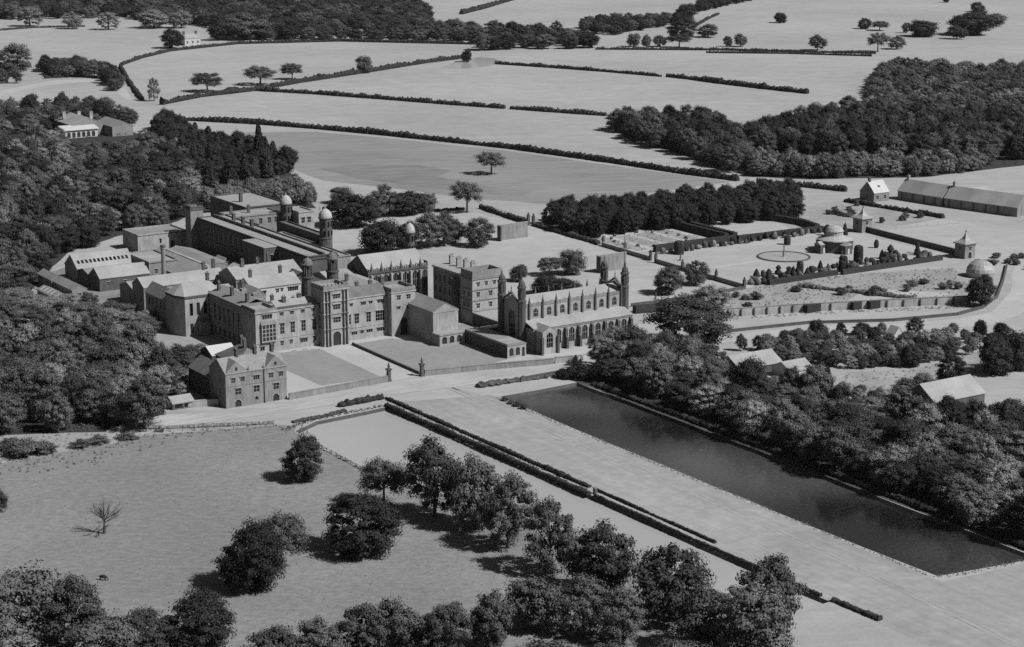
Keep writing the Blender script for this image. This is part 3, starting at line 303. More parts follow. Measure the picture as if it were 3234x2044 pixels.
for n, w in (('wood_floor', WOODFLOOR_L), ('wood_floor', WOODFLOOR_UL), ('wood_floor', WOODFLOOR_R), ('wood_floor', WOODFLOOR_B)):
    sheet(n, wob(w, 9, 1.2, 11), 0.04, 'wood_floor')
sheet('rough_bank', wob(ROUGHBANK, 8, 0.8, 14), 0.035, 'rough_grass')
sheet('painted_shade_path', wob(rect(48.1, 55, -342, -104), 9, 0.3, 15), 0.05, 'bank')  # dark strip: tree shade over the path put into its colour
sheet('lane', wob(PADDOCK_ROAD, 12, 0.6, 12), 0.05, 'gravel')
sheet('parade_ground', wob(PARADE, 20, 0.8, 13), 0.03, 'far_field')
# forecourt: gravel with two lawns
sheet('forecourt', [(-57,2),(-57,-66),(-12,-64.5),(2.5,-64.5),(50,-75),(57,-62),(45.5,-28),(33,-22),(33,2)], 0.03, 'gravel')
sheet('forecourt_lawn', [(-36,0.5),(-10.4,-3.5),(-11.6,-57),(-37,-56),(-38,-30)], 0.06, 'lawn')
sheet('forecourt_lawn', [(4.6,-4),(24,-4),(32,-20),(45,-30),(45,-61),(30,-64.5),(5,-62)], 0.06, 'lawn')
sheet('court_yard', [(33,-22),(46,-22),(46,-28),(66,-20),(66,2),(46,2)], 0.035, 'lawn')
# wear on the avenue: two wheel tracks
for off in (-1.0, 1.1):
    pl = [(2.6,-78),(2.0,-130),(1.6,-184),(1.0,-220),(0.4,-254),(-1.5,-300),(-4.3,-345),(-9,-400)]
    L_ = [(x+off-0.42+0.15*math.sin(y*0.09), y) for x, y in pl]; R_ = [(x+off+0.42+0.15*math.sin(y*0.11), y) for x, y in pl]
    sheet('wheel_track', wob(L_ + R_[::-1], 10, 0.15, 20), 0.045, 'track')
sheet('wheel_track', wob([(2,-79),(7,-100),(9.6,-160),(9.9,-250),(9.9,-330),(9.2,-330),(9.0,-250),(8.6,-160),(5.6,-100),(0.5,-79)], 8, 0.25, 21), 0.045, 'track')
sheet('garden_slope', wob([(-104,-52),(-84,-60),(-84,-30),(-62,-8),(-50,8),(-38,6),(-38,44),(-62,60),(-100,40)], 7, 0.8, 40), 0.03, 'rough_grass')
# gardens
sheet('terrace_lawn', rect(218, 352, -7, 80), 0.03, 'far_field')
sheet('terrace_path', rect(213.2, 218.2, -9, 140), 0.05, 'gravel')
sheet('terrace_path', rect(218.4, 262.3, 35.5, 39), 0.055, 'gravel')
sheet('parterre', rect(219, 278, 88, 138), 0.04, 'gravel')
for i, (x0, x1, y0, y1) in enumerate(((224,232,92,134),(236,246,96,130),(250,260,96,130),(264,273,92,134))):
    sheet('flower_bed', wob(rect(x0,x1,y0,y1), 5, 0.5, 30+i), 0.07, 'garden_soil')
sheet('bowling_lawn', [(316+21*math.cos(t)+4*math.sin(t), 111+24*math.sin(t)) for t in [i*math.pi/20 for i in range(40)]], 0.05, 'far_field')
sheet('playground', [(60,215),(96,80),(90,-10),(140,-14),(211,-9),(216,112),(218,182),(214,240),(140,262)], 0.02, 'far_field')
sheet('yard', [(-50,100),(-5,60),(-5,12),(33,12),(33,230),(-20,226),(-70,190),(-66,130)], 0.025, 'earth')
sheet('church_terrace', [(57,-62),(112,-57),(120,-40),(150,-45),(150,-64),(120,-72),(68,-79),(57,-76)], 0.04, 'gravel')
sheet('orchard_ground', wob([(365,68),(352,140),(425,150),(424,72)], 10, 1, 33), 0.035, 'rough_grass')
sheet('kitchen_lawn', wob([(236,-55),(262,-40),(286,-70),(250,-80),(210,-64)], 8, 0.5, 34), 0.06, 'far_field')

# ------------------------------------------------------------------ buildings
class B:
    def __init__(s, name, label, cat, x, y, group=None):
        s.x = x; s.y = y; s.o = tag(empty(name, x, y), label, cat, group)
    def mb(s, name, mb, m, parent=None, fix=True):
        mb.v = [(v[0]-s.x, v[1]-s.y, v[2]) for v in mb.v]
        me = mb.mesh(name)
        if fix: fixn(me)
        return link(name, me, m, parent or s.o)
    def box(s, name, x0, x1, y0, y1, z0, z1, m, parent=None): return s.mb(name, MB().box(x0,x1,y0,y1,z0,z1), m, parent)
    def walls(s, x0, x1, y0, y1, z0, z1, m, op=None, sides='flrb', depth=0.4, gable=None, wm='stone_pale', name='wall'):
        op = op or {}; mb = MB(); wins = []
        def side(k):
            if k == 'f': return (lambda a, z, d: (a, y0+d, z)), x0, x1
            if k == 'b': return (lambda a, z, d: (a, y1-d, z)), x0, x1
            if k == 'l': return (lambda a, z, d: (x0+d, a, z)), y0, y1
            return (lambda a, z, d: (x1-d, a, z)), y0, y1
        for k in sides:
            P, a0, a1 = side(k); ops = op.get(k, [])
            A = sorted({a0, a1} | {round(t, 3) for q in ops for t in q[:2]}); Z = sorted({z0, z1} | {round(t, 3) for q in ops for t in q[2:4]})
            for i in range(len(A)-1):
                for j in range(len(Z)-1):
                    ca = (A[i]+A[i+1])/2; cz = (Z[j]+Z[j+1])/2
                    if any(q[0] < ca < q[1] and q[2] < cz < q[3] for q in ops): continue
                    mb.quad(P(A[i],Z[j],0), P(A[i+1],Z[j],0), P(A[i+1],Z[j+1],0), P(A[i],Z[j+1],0))
            for q in ops:
                b0, b1, c0, c1 = q[:4]
                mb.quad(P(b0,c0,0),P(b1,c0,0),P(b1,c0,depth),P(b0,c0,depth)); mb.quad(P(b0,c1,0),P(b1,c1,0),P(b1,c1,depth),P(b0,c1,depth))
                mb.quad(P(b0,c0,0),P(b0,c1,0),P(b0,c1,depth),P(b0,c0,depth)); mb.quad(P(b1,c0,0),P(b1,c1,0),P(b1,c1,depth),P(b1,c0,depth))
                wins.append((k, P, q))
        if gable:
            ax, zr = gable
            if ax == 'x':
                for x in (x0, x1): mb.quad((x,y0,z1),(x,y1,z1),(x,(y0+y1)/2,zr))
            else:
                for y in (y0, y1): mb.quad((x0,y,z1),(x1,y,z1),((x0+x1)/2,y,zr))
        w = s.mb(name, mb, m, fix=False)
        for k, P, q in wins: s.window(k, P, q, depth, wm)
        return w
    CACHE = {}
    def window(s, k, P, q, depth, wm):
        a0, a1, z0, z1 = q[:4]; kind = q[4] if len(q) > 4 else 'r'; nx = q[5] if len(q) > 5 else 2; nz = q[6] if len(q) > 6 else 2
        w = a1-a0; h = z1-z0; ax = 'x' if k in 'fb' else 'y'
        key = (round(w,2), round(h,2), kind, nx, nz, ax, k, wm, depth)
        if key not in B.CACHE:
            fr = MB(); sg = 1 if k in 'fl' else -1; t = 0.11 if w > 0.9 else 0.08; f0 = sg*depth*0.35; f1 = sg*depth*0.62
            def bx(p0, p1, c0, c1):
                lo, hi = min(f0,f1), max(f0,f1)
                if ax == 'x': fr.box(p0,p1,lo,hi,c0,c1)
                else: fr.box(lo,hi,p0,p1,c0,c1)
            def bxm(p0, p1, c0, c1, e):
                lo, hi = min(f0,f1)+e, max(f0,f1)-e
                if ax == 'x': fr.box(p0,p1,lo,hi,c0,c1)
                else: fr.box(lo,hi,p0,p1,c0,c1)
            for i in range(1, nx): bx(w*i/nx-t/2, w*i/nx+t/2, 0, h)
            for j in range(1, nz): bxm(0, w, h*j/nz-t/2, h*j/nz+t/2, 0.01)
            bx(0, t, 0, h); bx(w-t, w, 0, h); bxm(0.002, w-0.002, 0.002, t, 0.004)
            if kind in ('a', 'd'):   # arched head: two spandrels close the corners
                n = 6; r = w/2; zc = h - r*(1.0 if kind == 'd' else 1.15)
                for sd in (-1, 1):
                    arc = []
                    for i in range(n+1):
                        ang = math.pi/2*i/n
                        arc.append((r + sd*r*math.cos(ang), zc + (h-zc)*math.sin(ang)))
                    pl = arc + [(r + sd*r, h)]
                    b = len(fr.v); m_ = len(pl)
                    for d_ in (sg*0.03, sg*depth*0.9):
                        for p_, z_ in pl: fr.v.append((p_, d_, z_) if ax == 'x' else (d_, p_, z_))
                    fr.f.append(tuple(b+i for i in range(m_))); fr.f.append(tuple(b+m_+i for i in range(m_)))
                    for i in range(m_):
                        j = (i+1) % m_; fr.f.append((b+i, b+j, b+m_+j, b+m_+i))
            else:
                bxm(0.002, w-0.002, h-t, h-0.002, 0.004)
                if ax == 'x' and k == 'f': fr.box(-0.3, w+0.3, -0.28, -0.004, h+0.05, h+0.3); fr.box(-0.3, -0.08, -0.2, -0.004, h-0.35, h+0.05); fr.box(w+0.08, w+0.3, -0.2, -0.004, h-0.35, h+0.05)   # hood mould
            pn = MB(); dd = sg*depth
            if ax == 'x': pn.quad((0,dd,0),(w,dd,0),(w,dd,h),(0,dd,h))
            else: pn.quad((dd,0,0),(dd,w,0),(dd,w,h),(dd,0,h))
            B.CACHE[key] = (fixn(fr.mesh('window')), pn.mesh('pane'))
        fm, pm = B.CACHE[key]; p0 = P(a0, z0, 0)
        if kind == 'd':
            o = link('doorway', fm, wm, s.o); p = link('door', pm, 'iron', o)
        else:
            o = link('window', fm, wm, s.o); p = link('pane', pm, 'glass', o)
        o.location = (p0[0]-s.x, p0[1]-s.y, z0)
    def gable(s, axis, a0, a1, b0, b1, ze, zr, m, over=0.4, th=0.3, name='roof'):
        # pitched roof with its ridge along axis
        c = (b0+b1)/2; k = (zr-ze)/((b1-b0)/2); e = ze - k*over
        pts = [(b0-over,e),(c,zr),(b1+over,e),(b1+over,e+th),(c,zr+th),(b0-over,e+th)]
        return s.mb(name, MB().prism(pts, axis, a0-0.15, a1+0.15), m)
    def slope(s, axis, a0, a1, b0, z0, b1, z1, m, th=0.3, name='roof'):
        return s.mb(name, MB().prism([(b0,z0),(b1,z1),(b1,z1+th),(b0,z0+th)], axis, a0, a1), m)
    def hip(s, x0, x1, y0, y1, ze, zr, m, over=0.4, inset=None):
        w = min(x1-x0, y1-y0)/2; i = inset if inset is not None else w
        x0 -= over; x1 += over; y0 -= over; y1 += over; mb = MB()
        if x1-x0 >= y1-y0: r = [(x0+i+over,(y0+y1)/2,zr),(x1-i-over,(y0+y1)/2,zr)]; A = [(x0,y0,ze),(x1,y0,ze),(x1,y1,ze),(x0,y1,ze)]; F = [(A[0],A[1],r[1],r[0]),(A[2],A[3],r[0],r[1]),(A[3],A[0],r[0]),(A[1],A[2],r[1])]
        else: r = [((x0+x1)/2,y0+i+over,zr),((x0+x1)/2,y1-i-over,zr)]; A = [(x0,y0,ze),(x1,y0,ze),(x1,y1,ze),(x0,y1,ze)]; F = [(A[1],A[2],r[1],r[0]),(A[3],A[0],r[0],r[1]),(A[0],A[1],r[0]),(A[2],A[3],r[1])]
        for q in F: mb.quad(*q)
        mb.quad(A[3],A[2],A[1],A[0]); mb.box(x0+0.02,x1-0.02,y0+0.02,y1-0.02,ze-0.25,ze-0.003)
        return s.mb('roof', mb, m, fix=False)
    def flat(s, x0, x1, y0, y1, z, m='lead', par=1.0, pm='stone', t=0.45, proud=0.0):
        s.box('roof', x0+0.02, x1-0.02, y0+0.02, y1-0.02, z-0.3, z, m)
        if par:
            p = proud; mb = MB()
            mb.box(x0-p,x1+p,y0-p,y0+t,z-0.32,z+par); mb.box(x0-p,x1+p,y1-t,y1+p,z-0.32,z+par)
            mb.box(x0-p+0.003,x0+t,y0+t,y1-t,z-0.32,z+par-0.003); mb.box(x1-t,x1+p-0.003,y0+t,y1-t,z-0.32,z+par-0.003)
            s.mb('parapet', mb, pm)
    def course(s, x0, x1, y0, y1, z, h=0.4, p=0.25, m='stone_pale', sides='fl', name='string_course'):
        mb = MB()
        if 'f' in sides: mb.box(x0-p,x1+p,y0-p,y0-0.003,z,z+h)
        if 'l' in sides: mb.box(x0-p,x0-0.003,y0,y1,z+0.002,z+h-0.002)
        if 'r' in sides: mb.box(x1+0.003,x1+p,y0,y1,z+0.002,z+h-0.002)
        if 'b' in sides: mb.box(x0-p,x1+p,y1+0.003,y1+p,z,z+h)
        return s.mb(name, mb, m)
    def chimney(s, x, y, z0, z1, w=1.4, d=1.0, m='stone_dark', pots=2):
        c = s.mb('chimney', MB().box(x-w/2,x+w/2,y-d/2,y+d/2,z0,z1).box(x-w/2-0.15,x+w/2+0.15,y-d/2-0.15,y+d/2+0.15,z1-0.45,z1-0.1), m)
        for i in range(pots):
            px = x - w/2 + w*(i+0.5)/pots
            s.mb('chimney_pot', MB().lathe(px, y, [(0.22,z1),(0.18,z1+0.7),(0.22,z1+0.75)], 8), 'stone', c)
    def pinnacle(s, x, y, z0, h, w=0.5, m='stone_dark'):
        return s.mb('pinnacle', MB().lathe(x, y, [(w*0.62,z0),(w*0.62,z0+h*0.3),(w*0.85,z0+h*0.34),(w*0.5,z0+h*0.42),(0.05,z0+h)], 4, math.pi/4), m)
def rows(us, w, z0, z1, *a): return [(u-w/2, u+w/2, z0, z1) + a for u in us]

# --- gate tower
g = B('gate_tower', 'tall pale stone gatehouse tower with arched entrance in the college front', 'tower', -1.5, -2.5)
g.walls(-7.3, 4.3, -2.5, 9, 0, 24, 'stone_pale', {'f': [(-3.1,0.3,20.0,22.0,'r',3,2),(-3.1,0.3,15.4,17.6,'r',3,2),(-3.1,0.3,9.8,12.2,'r',3,2),(-3.3,0.4,0,6.0,'d',1,1)], 'l': [(1,3,16,18.2),(1,3,10.5,12.7)]})
for z in (7.2, 13.6, 18.8, 23.6): g.course(-7.3, 4.3, -2.5, 9, z, 0.5, 0.35, sides='flr')
g.course(-7.3, 4.3, -2.5, 9, 0.0, 0.9, 0.3, sides='l', name='plinth')
g.flat(-7.3, 4.3, -2.5, 9, 24.3, 'lead', 1.4, 'stone', 0.5, 0.05)
for x in (-6.2, -4.7, 1.7, 3.2):
    for z0, z1 in ((0.2,7.2),(7.75,13.6),(14.15,18.8),(19.35,23.6)):
        g.mb('column', MB().lathe(x, -3.0, [(0.42,z0),(0.42,z0+0.3),(0.28,z0+0.4),(0.25,z1-0.5),(0.42,z1-0.4),(0.42,z1-0.02)], 8), 'stone_dark')
for i in range(7): g.box('merlon', -7.2+i*1.82, -6.5+i*1.82, -2.53, -2.02, 25.72, 26.5, 'stone')
# --- college front, left and right ranges
L = B('college_range', 'pale front range left of the gatehouse with a large bay window', 'building', -22, 2)
mu = [-24.5, -19.7, -14.7, -9.6]
ops = rows(mu, 2.0, 7.0, 11.7, 'r', 2, 3) + rows([-24.6,-19.9,-14.9,-10], 1.7, 14.7, 16.3, 'r', 3, 1) + [(-25.4,-24,2.2,4.2),(-21.2,-19.9,2.4,4.2),(-16.4,-13,2.2,4.2,'r',4,1),(-10.4,-8.8,2.2,4.4)]
L.walls(-27, -7.31, 2, 14, 0, 17.6, 'stone_pale', {'f': ops}, sides='f')
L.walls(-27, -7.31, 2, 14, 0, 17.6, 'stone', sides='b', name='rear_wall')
L.walls(-36.8, -27.003, 1.4, 14, 0, 17.6, 'stone_pale', {'f': [(-33.8,-29.3,14.3,16.3,'r',4,1),(-35,-33,1.3,3.2,'r',2,1),(-30.5,-28.8,1.3,3.2,'r',2,1)], 'l': [(6,7,14.5,16.2,'r',1,1)]}, sides='flrb')
L.course(-36.8, -27, 1.4, 14, 17.0, 0.6, 0.4); L.course(-26.6, -7.8, 2, 14, 16.95, 0.6, 0.35, sides='f')
L.course(-36.8, -27, 1.4, 14, 4.4, 0.3, 0.15, sides='f'); L.course(-26.8, -7.7, 2, 14, 5.3, 0.3, 0.15, sides='f')
L.flat(-36.8, -27.01, 1.4, 14, 17.6, 'lead', 1.2, 'stone', 0.5)
L.flat(-27.0, -7.32, 2.0, 14, 17.6, 'lead', 0.9, 'stone_dark', 0.5)
L.slope('x', -26, -8, 4.0, 17.7, 9.0, 19.6, 'slate_pale')
bay = L.mb('bay', MB().prism([(0,0)]*0 + [(1.38,4.9),(0.2,4.9),(0.2,5.4),(1.38,5.4)], 'x', -34.6, -27.9), 'stone_pale')
L.mb('bay_roof', MB().prism([(1.38,12.2),(0.1,12.2),(1.38,13.6)], 'x', -34.7, -27.8), 'slate_dark', bay)
L.box('bay_glazing', -34.3, -28.2, 0.5, 1.38, 5.4, 12.2, 'glass', bay)
for i in range(5): L.box('mullion', -34.5+i*1.55, -34.18+i*1.55, 0.3, 1.375, 5.4, 12.2, 'stone_pale', bay)
for z in (7.0, 8.6, 10.3): L.box('transom', -34.4, -28.1, 0.33, 0.52, z, z+0.22, 'stone_pale', bay)
for x, y in ((-21,7),(-13,9)): L.chimney(x, y, 17.5, 21.5, 1.6, 1.0)
R = B('college_range', 'pale front range right of the gatehouse with a sloping stone roof', 'building', 15, 2)
ops = [(6.6,7.6,7,11.2,'r',1,3),(9.3,11.5,6.9,11.3,'r',2,3),(15,17.2,6.9,11.3,'r',2,3),(19.5,23.9,6.8,11.3,'r',4,3),
       (7.2,8.6,14.6,16.0,'r',2,1),(12.5,14.9,14.5,16.1,'r',3,1),(16.4,18,14.6,16.0,'r',2,1),(20.4,23.9,14.5,16.1,'r',4,1),
       (7.8,10.5,2.2,3.7,'r',3,1),(12,13.6,2.3,3.8,'r',2,1),(15,17.9,2.3,3.8,'r',3,1),(20,23.9,2.2,3.9,'r',4,1)]
R.walls(4.31, 25.3, 2, 14, 0, 18.2, 'stone_pale', {'f': ops}, sides='f'); R.walls(4.31, 25.3, 2, 14, 0, 18.2, 'stone', sides='b', name='rear_wall')
R.course(4.8, 25.0, 2, 14, 17.8, 0.6, 0.35, sides='f'); R.course(4.7, 25.0, 2, 14, 5.2, 0.3, 0.15, sides='f'); R.course(4.7, 25.0, 2, 14, 0.0, 0.8, 0.2, sides='f')
R.gable('x', 4.5, 25.1, 2, 14, 18.4, 21.6, 'slate_dark', 0.3)
for x in (7.5, 14.0, 20.5): R.chimney(x, 8, 20.8, 23.4, 1.5, 1.0)
# --- corner tower
c = B('corner_tower', 'plain square pale tower with pointed doorway ending the college front', 'tower', 31, -1.5)
c.walls(25.3, 37, -1.5, 12, 0, 19.4, 'stone_pale', {'f': [(28,29.8,15.5,17.6,'r',2,2),(32.7,34.6,15.5,17.5,'r',2,2),(28,29.6,11.4,12.8,'r',2,1),(32.7,34.4,11.4,13.0,'r',2,1),(29.6,33.2,0,7.6,'d',1,1)], 'l': [(3,5,15,17)]})
c.course(25.3, 37, -1.5, 12, 18.6, 0.6, 0.3, sides='flr'); c.flat(25.3, 37, -1.5, 12, 19.4, 'lead', 1.4, 'stone', 0.5)
c.chimney(26.6, 9, 19.4, 24.0, 1.6, 1.6, pots=1)
# --- two cupola towers in the inner court
for (x, y, zt, lab) in ((-2.5, 21, 33.5, 'dark round tower with columned cupola behind the gatehouse, left of two'), (11, 24, 34.0, 'dark round tower with columned cupola behind the gatehouse, right of two')):
    t = B('cupola_tower', lab, 'tower', x, y, 'two cupola towers behind the gatehouse')
    t.mb('shaft', MB().lathe(x, y, [(2.9,0),(2.9,15.5),(2.6,16),(2.5,zt-9),(2.9,zt-8.6),(2.9,zt-8)], 12), 'stone_black')
    for i in range(8):
        a = math.pi*i/4; t.mb('column', MB().lathe(x+1.9*math.cos(a), y+1.9*math.sin(a), [(0.42,zt-8),(0.34,zt-7.5),(0.32,zt-3.6),(0.46,zt-3.2)], 6), 'stone_dark')
    t.mb('core', MB().lathe(x, y, [(0.9,zt-8),(0.9,zt-3.2)], 8), 'stone_black')
    dm = t.mb('dome', MB().lathe(x, y, [(2.6,zt-3.2),(2.7,zt-2.6),(2.3,zt-2.5),(1.9,zt-1.2),(1.0,zt-0.3),(0.2,zt)], 12), 'slate_dark')
    t.mb('finial', MB().lathe(x, y, [(0.18,zt-0.05),(0.35,zt+0.5),(0.1,zt+0.9),(0.04,zt+1.9)], 6), 'iron', dm)
# --- refectory wing (long left side) with hipped end block and annex
w = B('side_wing', 'long wing with tall windows running back from the left corner of the front', 'building', -37, 30)
yy = [17.5+4.6*i for i in range(6)]
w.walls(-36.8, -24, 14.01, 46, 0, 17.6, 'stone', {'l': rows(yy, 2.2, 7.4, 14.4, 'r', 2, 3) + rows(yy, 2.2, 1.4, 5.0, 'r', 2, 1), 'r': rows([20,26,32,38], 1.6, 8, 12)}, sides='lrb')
w.course(-36.8, -24, 14.1, 46, 16.9, 0.6, 0.4, sides='l', m='stone'); w.course(-36.8, -24, 14.1, 46, 6.1, 0.35, 0.25, sides='l', m='stone')
w.slope('y', 14.05, 45.9, -37.2, 17.7, -30.2, 20.2, 'slate'); w.slope('y', 14.05, 45.9, -30.2, 20.2, -23.6, 17.7, 'slate')
for y_ in (15.5, 30, 43): w.chimney(-33.5, y_, 18.6, 22.8, 1.1, 1.6, pots=2)
for y_ in (22, 33): w.box('dormer', -27.5, -25.0, y_, y_+2.6, 18.2, 20.6, 'stone'); 
h = B('hipped_block', 'chamfered pavilion block with pale hipped roof behind the long side wing', 'building', -42, 50)
mb = MB(); oc = [(-48,46.01),(-37.2,46.01),(-30,50),(-30,63),(-47,63),(-50.5,60),(-50.5,51.5)]
ci = []
for i in range(len(oc)):
    a = oc[i]; b_ = oc[(i+1) % len(oc)]; mb.quad((*a,0),(*b_,0),(*b_,17.4),(*a,17.4))
h.mb('wall', mb, 'stone_pale', fix=False)
mb = MB(); apex = [(-45.5,54.5,21.6),(-33,55.2,21.6)]
E_ = [(p[0]+(p[0]+41)*0.03, p[1]+(p[1]-54)*0.04, 17.4) for p in oc]
mb.quad(E_[0],E_[1],apex[1],apex[0]); mb.quad(E_[1],E_[2],apex[1]); mb.quad(E_[2],E_[3],apex[1]); mb.quad(E_[3],E_[4],apex[0],apex[1]); mb.quad(E_[4],E_[5],apex[0]); mb.quad(E_[5],E_[6],apex[0]); mb.quad(E_[6],E_[0],apex[0])
mb.quad(*E_[::-1]); h.mb('roof', mb, 'slate_pale', fix=False)
mb = MB()
for i in range(len(oc)):
    a = E_[i]; b_ = E_[(i+1) % len(oc)]; mb.quad((a[0],a[1],16.4),(b_[0],b_[1],16.4),(b_[0],b_[1],17.35),(a[0],a[1],17.35))
h.mb('cornice', mb, 'stone_dark', fix=False)
for x in (-45.8, -42.6, -39.4):
    for z0, z1 in ((9.0,14.2),(1.5,5.4)):
        wd = h.mb('window', MB().box(x-0.1,x+1.5,45.93,45.99,z0-0.15,z1+0.15), 'stone'); h.box('pane', x+0.05, x+1.35, 45.86, 45.925, z0, z1, 'glass', wd)
h.box('bay_roof', -42.5, -37.4, 43, 45.85, 6.0, 6.5, 'slate_dark'); h.box('bay', -42.3, -37.6, 43.2, 45.85, 0, 5.99, 'stone')
h.chimney(-33.2, 55, 20.8, 24.5, 1.3, 1.3)
a = B('rear_wing', 'low wing with plain grey roof at the back of the hipped block', 'building', -46, 74)
a.walls(-49, -42, 63.2, 86, 0, 12.6, 'stone_pale', {'l': rows([66,70,74,78,82], 1.3, 7.5, 11, 'r', 1, 2)}, gable=('y', 16.4)); a.gable('y', 63.3, 86, -49, -42, 12.6, 16.5, 'slate')
# --- inner blocks
def block(name, label, x0, x1, y0, y1, ze, zr, m='stone', rm='slate_pale', axis='x', op=None, over=0.35, ch=(), cat='building', group=None):
    b = B(name, label, cat, (x0+x1)/2, y0, group)
    if op is None and ze > 3.5:      # plain working windows
        nf = max(1, int((x1-x0)/6.5)); nl = max(1, int((y1-y0)/6.5)); z_a, z_b = ze*0.42, ze*0.42 + min(2.2, ze*0.28)
        op = {'f': rows([x0+(x1-x0)*(i+0.5)/nf for i in range(nf)], 1.3, z_a, z_b, 'r', 2, 2), 'l': rows([y0+(y1-y0)*(i+0.5)/nl for i in range(nl)], 1.3, z_a, z_b, 'r', 2, 2)}
    b.walls(x0, x1, y0, y1, 0, ze, m, op, gable=(axis, zr) if zr > ze else None)
    if zr > ze: b.gable(axis, x0 if axis == 'x' else y0, x1 if axis == 'x' else y1, y0 if axis == 'x' else x0, y1 if axis == 'x' else x1, ze, zr, rm, over)
    else: b.flat(x0, x1, y0, y1, ze, rm, 0.7, m)
    for q in ch: b.chimney(*q)
    return b
b = block('inner_range', 'pale rendered range with ribbon windows in the inner court', -15, 9, 50, 64, 16, 19.6, 'whitewash', 'slate_pale', 'x', {'f': [(-3.2,-1.8,13.0,14.8,'r',2,2),(-0.8,0.2,13.2,14.8,'r',1,2),(2.6,7.6,12.9,14.9,'r',6,1),(-13,-8,13,14.6,'r',5,1)]}, ch=((-12,57,18.5,23),(4,60,18.8,22.5)))
block('inner_range', 'second inner range with long pale roof and three chimneys', -9, 24, 78, 96, 14.5, 18.4, ch=((-2,86,17.5,21.5),(6,87,17.6,21),(12,88,17.6,22.5)))
block('inner_range', 'small dark-roofed link between the cupola towers and inner court', 12, 22, 44, 74, 13, 17.2, 'stone_dark', 'slate_dark', 'y', ch=((17,62,16,20),))
block('gabled_lodge', 'little stone gabled projection beside the ribbon-window range', -21, -14, 38, 49.5, 15.4, 18.6, 'stone', 'slate_pale', 'y', {'f': [(-19.6,-18.2,11.6,13.8),(-16.6,-15.4,12,14)]}, ch=((-20,48,16.5,20.5),))
block('inner_range', 'narrow flat-roofed range behind the left front range', -24, -6, 18, 28, 14.5, 14.5, 'stone', 'lead', ch=((-18,24,14.5,18.5,1.2,1.2),(-10,20,14.5,17.5,1.2,1.2)))
block('inner_range', 'bright-roofed range behind the right front range', 19, 33, 14.2, 42, 18.2, 20.0, 'stone', 'slate_pale', 'y', ch=((21,30,18.6,22),(31,18,18.6,22)))
block('inner_range', 'range linking the right front range to the pinnacled chapel', 20, 35, 44, 62, 16.5, 19, 'stone', 'slate_pale', 'x', ch=((25,52,18.5,22.5),))
block('workshop', 'long narrow workshop with pale roof left of the inner court', -46, -6, 95, 108, 12, 15.4, 'stone', 'slate_pale', ch=((-14,101.5,15,19),(-8,104,14.5,19.5)))
block('workshop', 'low shed with bright roof between chimney and hipped block', -30, -12, 70, 90, 9.5, 12.5, 'stone', 'slate_pale')
block('workshop', 'narrow shed beside the foot of the factory chimney', -44, -18, 112, 128, 7.5, 10.0, 'stone', 'slate_pale')
sk = block('workshop', 'shed with a row of square skylights in its white roof', -46, -17, 176, 192, 6.5, 12, 'stone', 'slate_pale')
for i in range(13):
    x = -44.5+i*2.05; y0, y1 = 178.3, 180.2; k = 5.5/8
    sk.mb('skylight', MB().quad((x,y0,6.5+k*(y0-176)+0.36),(x+1.2,y0,6.5+k*(y0-176)+0.36),(x+1.2,y1,6.5+k*(y1-176)+0.36),(x,y1,6.5+k*(y1-176)+0.36)), 'glass')
block('workshop', 'shed with dark gable end facing the left wood', -45, -20, 150, 163, 6.2, 10.2, 'stone_dark', 'slate_pale')
block('workshop', 'shed with valley roof wedged between the skylit and gabled sheds', -45.5, -20, 163.2, 175.8, 6.0, 7.6, 'stone_dark', 'slate')
block('workshop', 'flat-roofed white store beside the skylit shed', -16.8, -2, 158, 186, 9, 9, 'stone', 'slate_pale')
for i_, (x0_, x1_, y0_, y1_, ze_, zr_) in enumerate(((10,15,206,214,3,4.6),(17,24,204,211,3.2,5),(25,31,150,158,3,4.8),(25,30,166,176,3.4,5.2),(26,32,100,110,4,6),(2,8,118,128,4,5.8))):
    block('lean_to', ['small grey lean-to nearest the long plain hall','second small lean-to beside the long plain hall','small lean-to under the middle of the shaded window wall','low lean-to under the far part of the shaded window wall','small shed near the front end of the long range','small shed beside the inner ranges'][i_], x0_, x1_, y0_, y1_, ze_, zr_, 'stone', 'slate' if i_ % 2 else 'slate_pale', 'y', cat='shed')
s_ = B('engine_house', 'engine house with one broad grey sloping roof behind the factory chimney', 'building', -2, 160)
s_.walls(-9, 4, 137, 186, 0, 5, 'stone_dark'); s_.slope('y', 137, 186, -9.4, 5.0, 4.0, 8.6, 'slate'); s_.box('parapet', 4.0, 5.6, 137, 186, 0, 9.2, 'stone_pale')
block('store', 'rubble-roofed stores between engine house and long range', 8, 24, 150, 200, 5, 7, 'stone', 'slate', 'y')
block('store', 'small bright shed at the foot of the long range', 14, 24, 118, 140, 6, 8.4, 'stone', 'slate_pale', 'y', ch=((18,128,7.5,11),))
fc = B('factory_chimney', 'tall round chimney stack among the workshop roofs', 'chimney', -14, 147)
fc.mb('shaft', MB().lathe(-14, 147, [(1.25,0),(1.05,10),(0.95,17.5),(1.2,17.8),(1.2,18.6),(0.9,19)], 14), 'stone')
fc.mb('cap', MB().lathe(-14, 147, [(1.35,18.6),(1.4,19.3),(0.9,19.6)], 14), 'stone_black')
lh = block('long_hall', 'long plain hall with dull flat roof at the foot of the upper left wood', 6, 33, 226, 246, 9, 9, 'stone_pale', 'slate', op={'f': [(24,26.2,0,5,'d',1,1),(18,19,4,6.5,'r',1,1)]})
block('cottage', 'grey lean cottage roof at the left edge of the workshops', -63, -56, 138, 163, 5, 7, 'stone', 'slate', 'y')
block('cottage', 'smaller grey cottage beyond the left edge of the workshops', -63, -57, 165, 183, 5, 7, 'stone', 'slate', 'y')
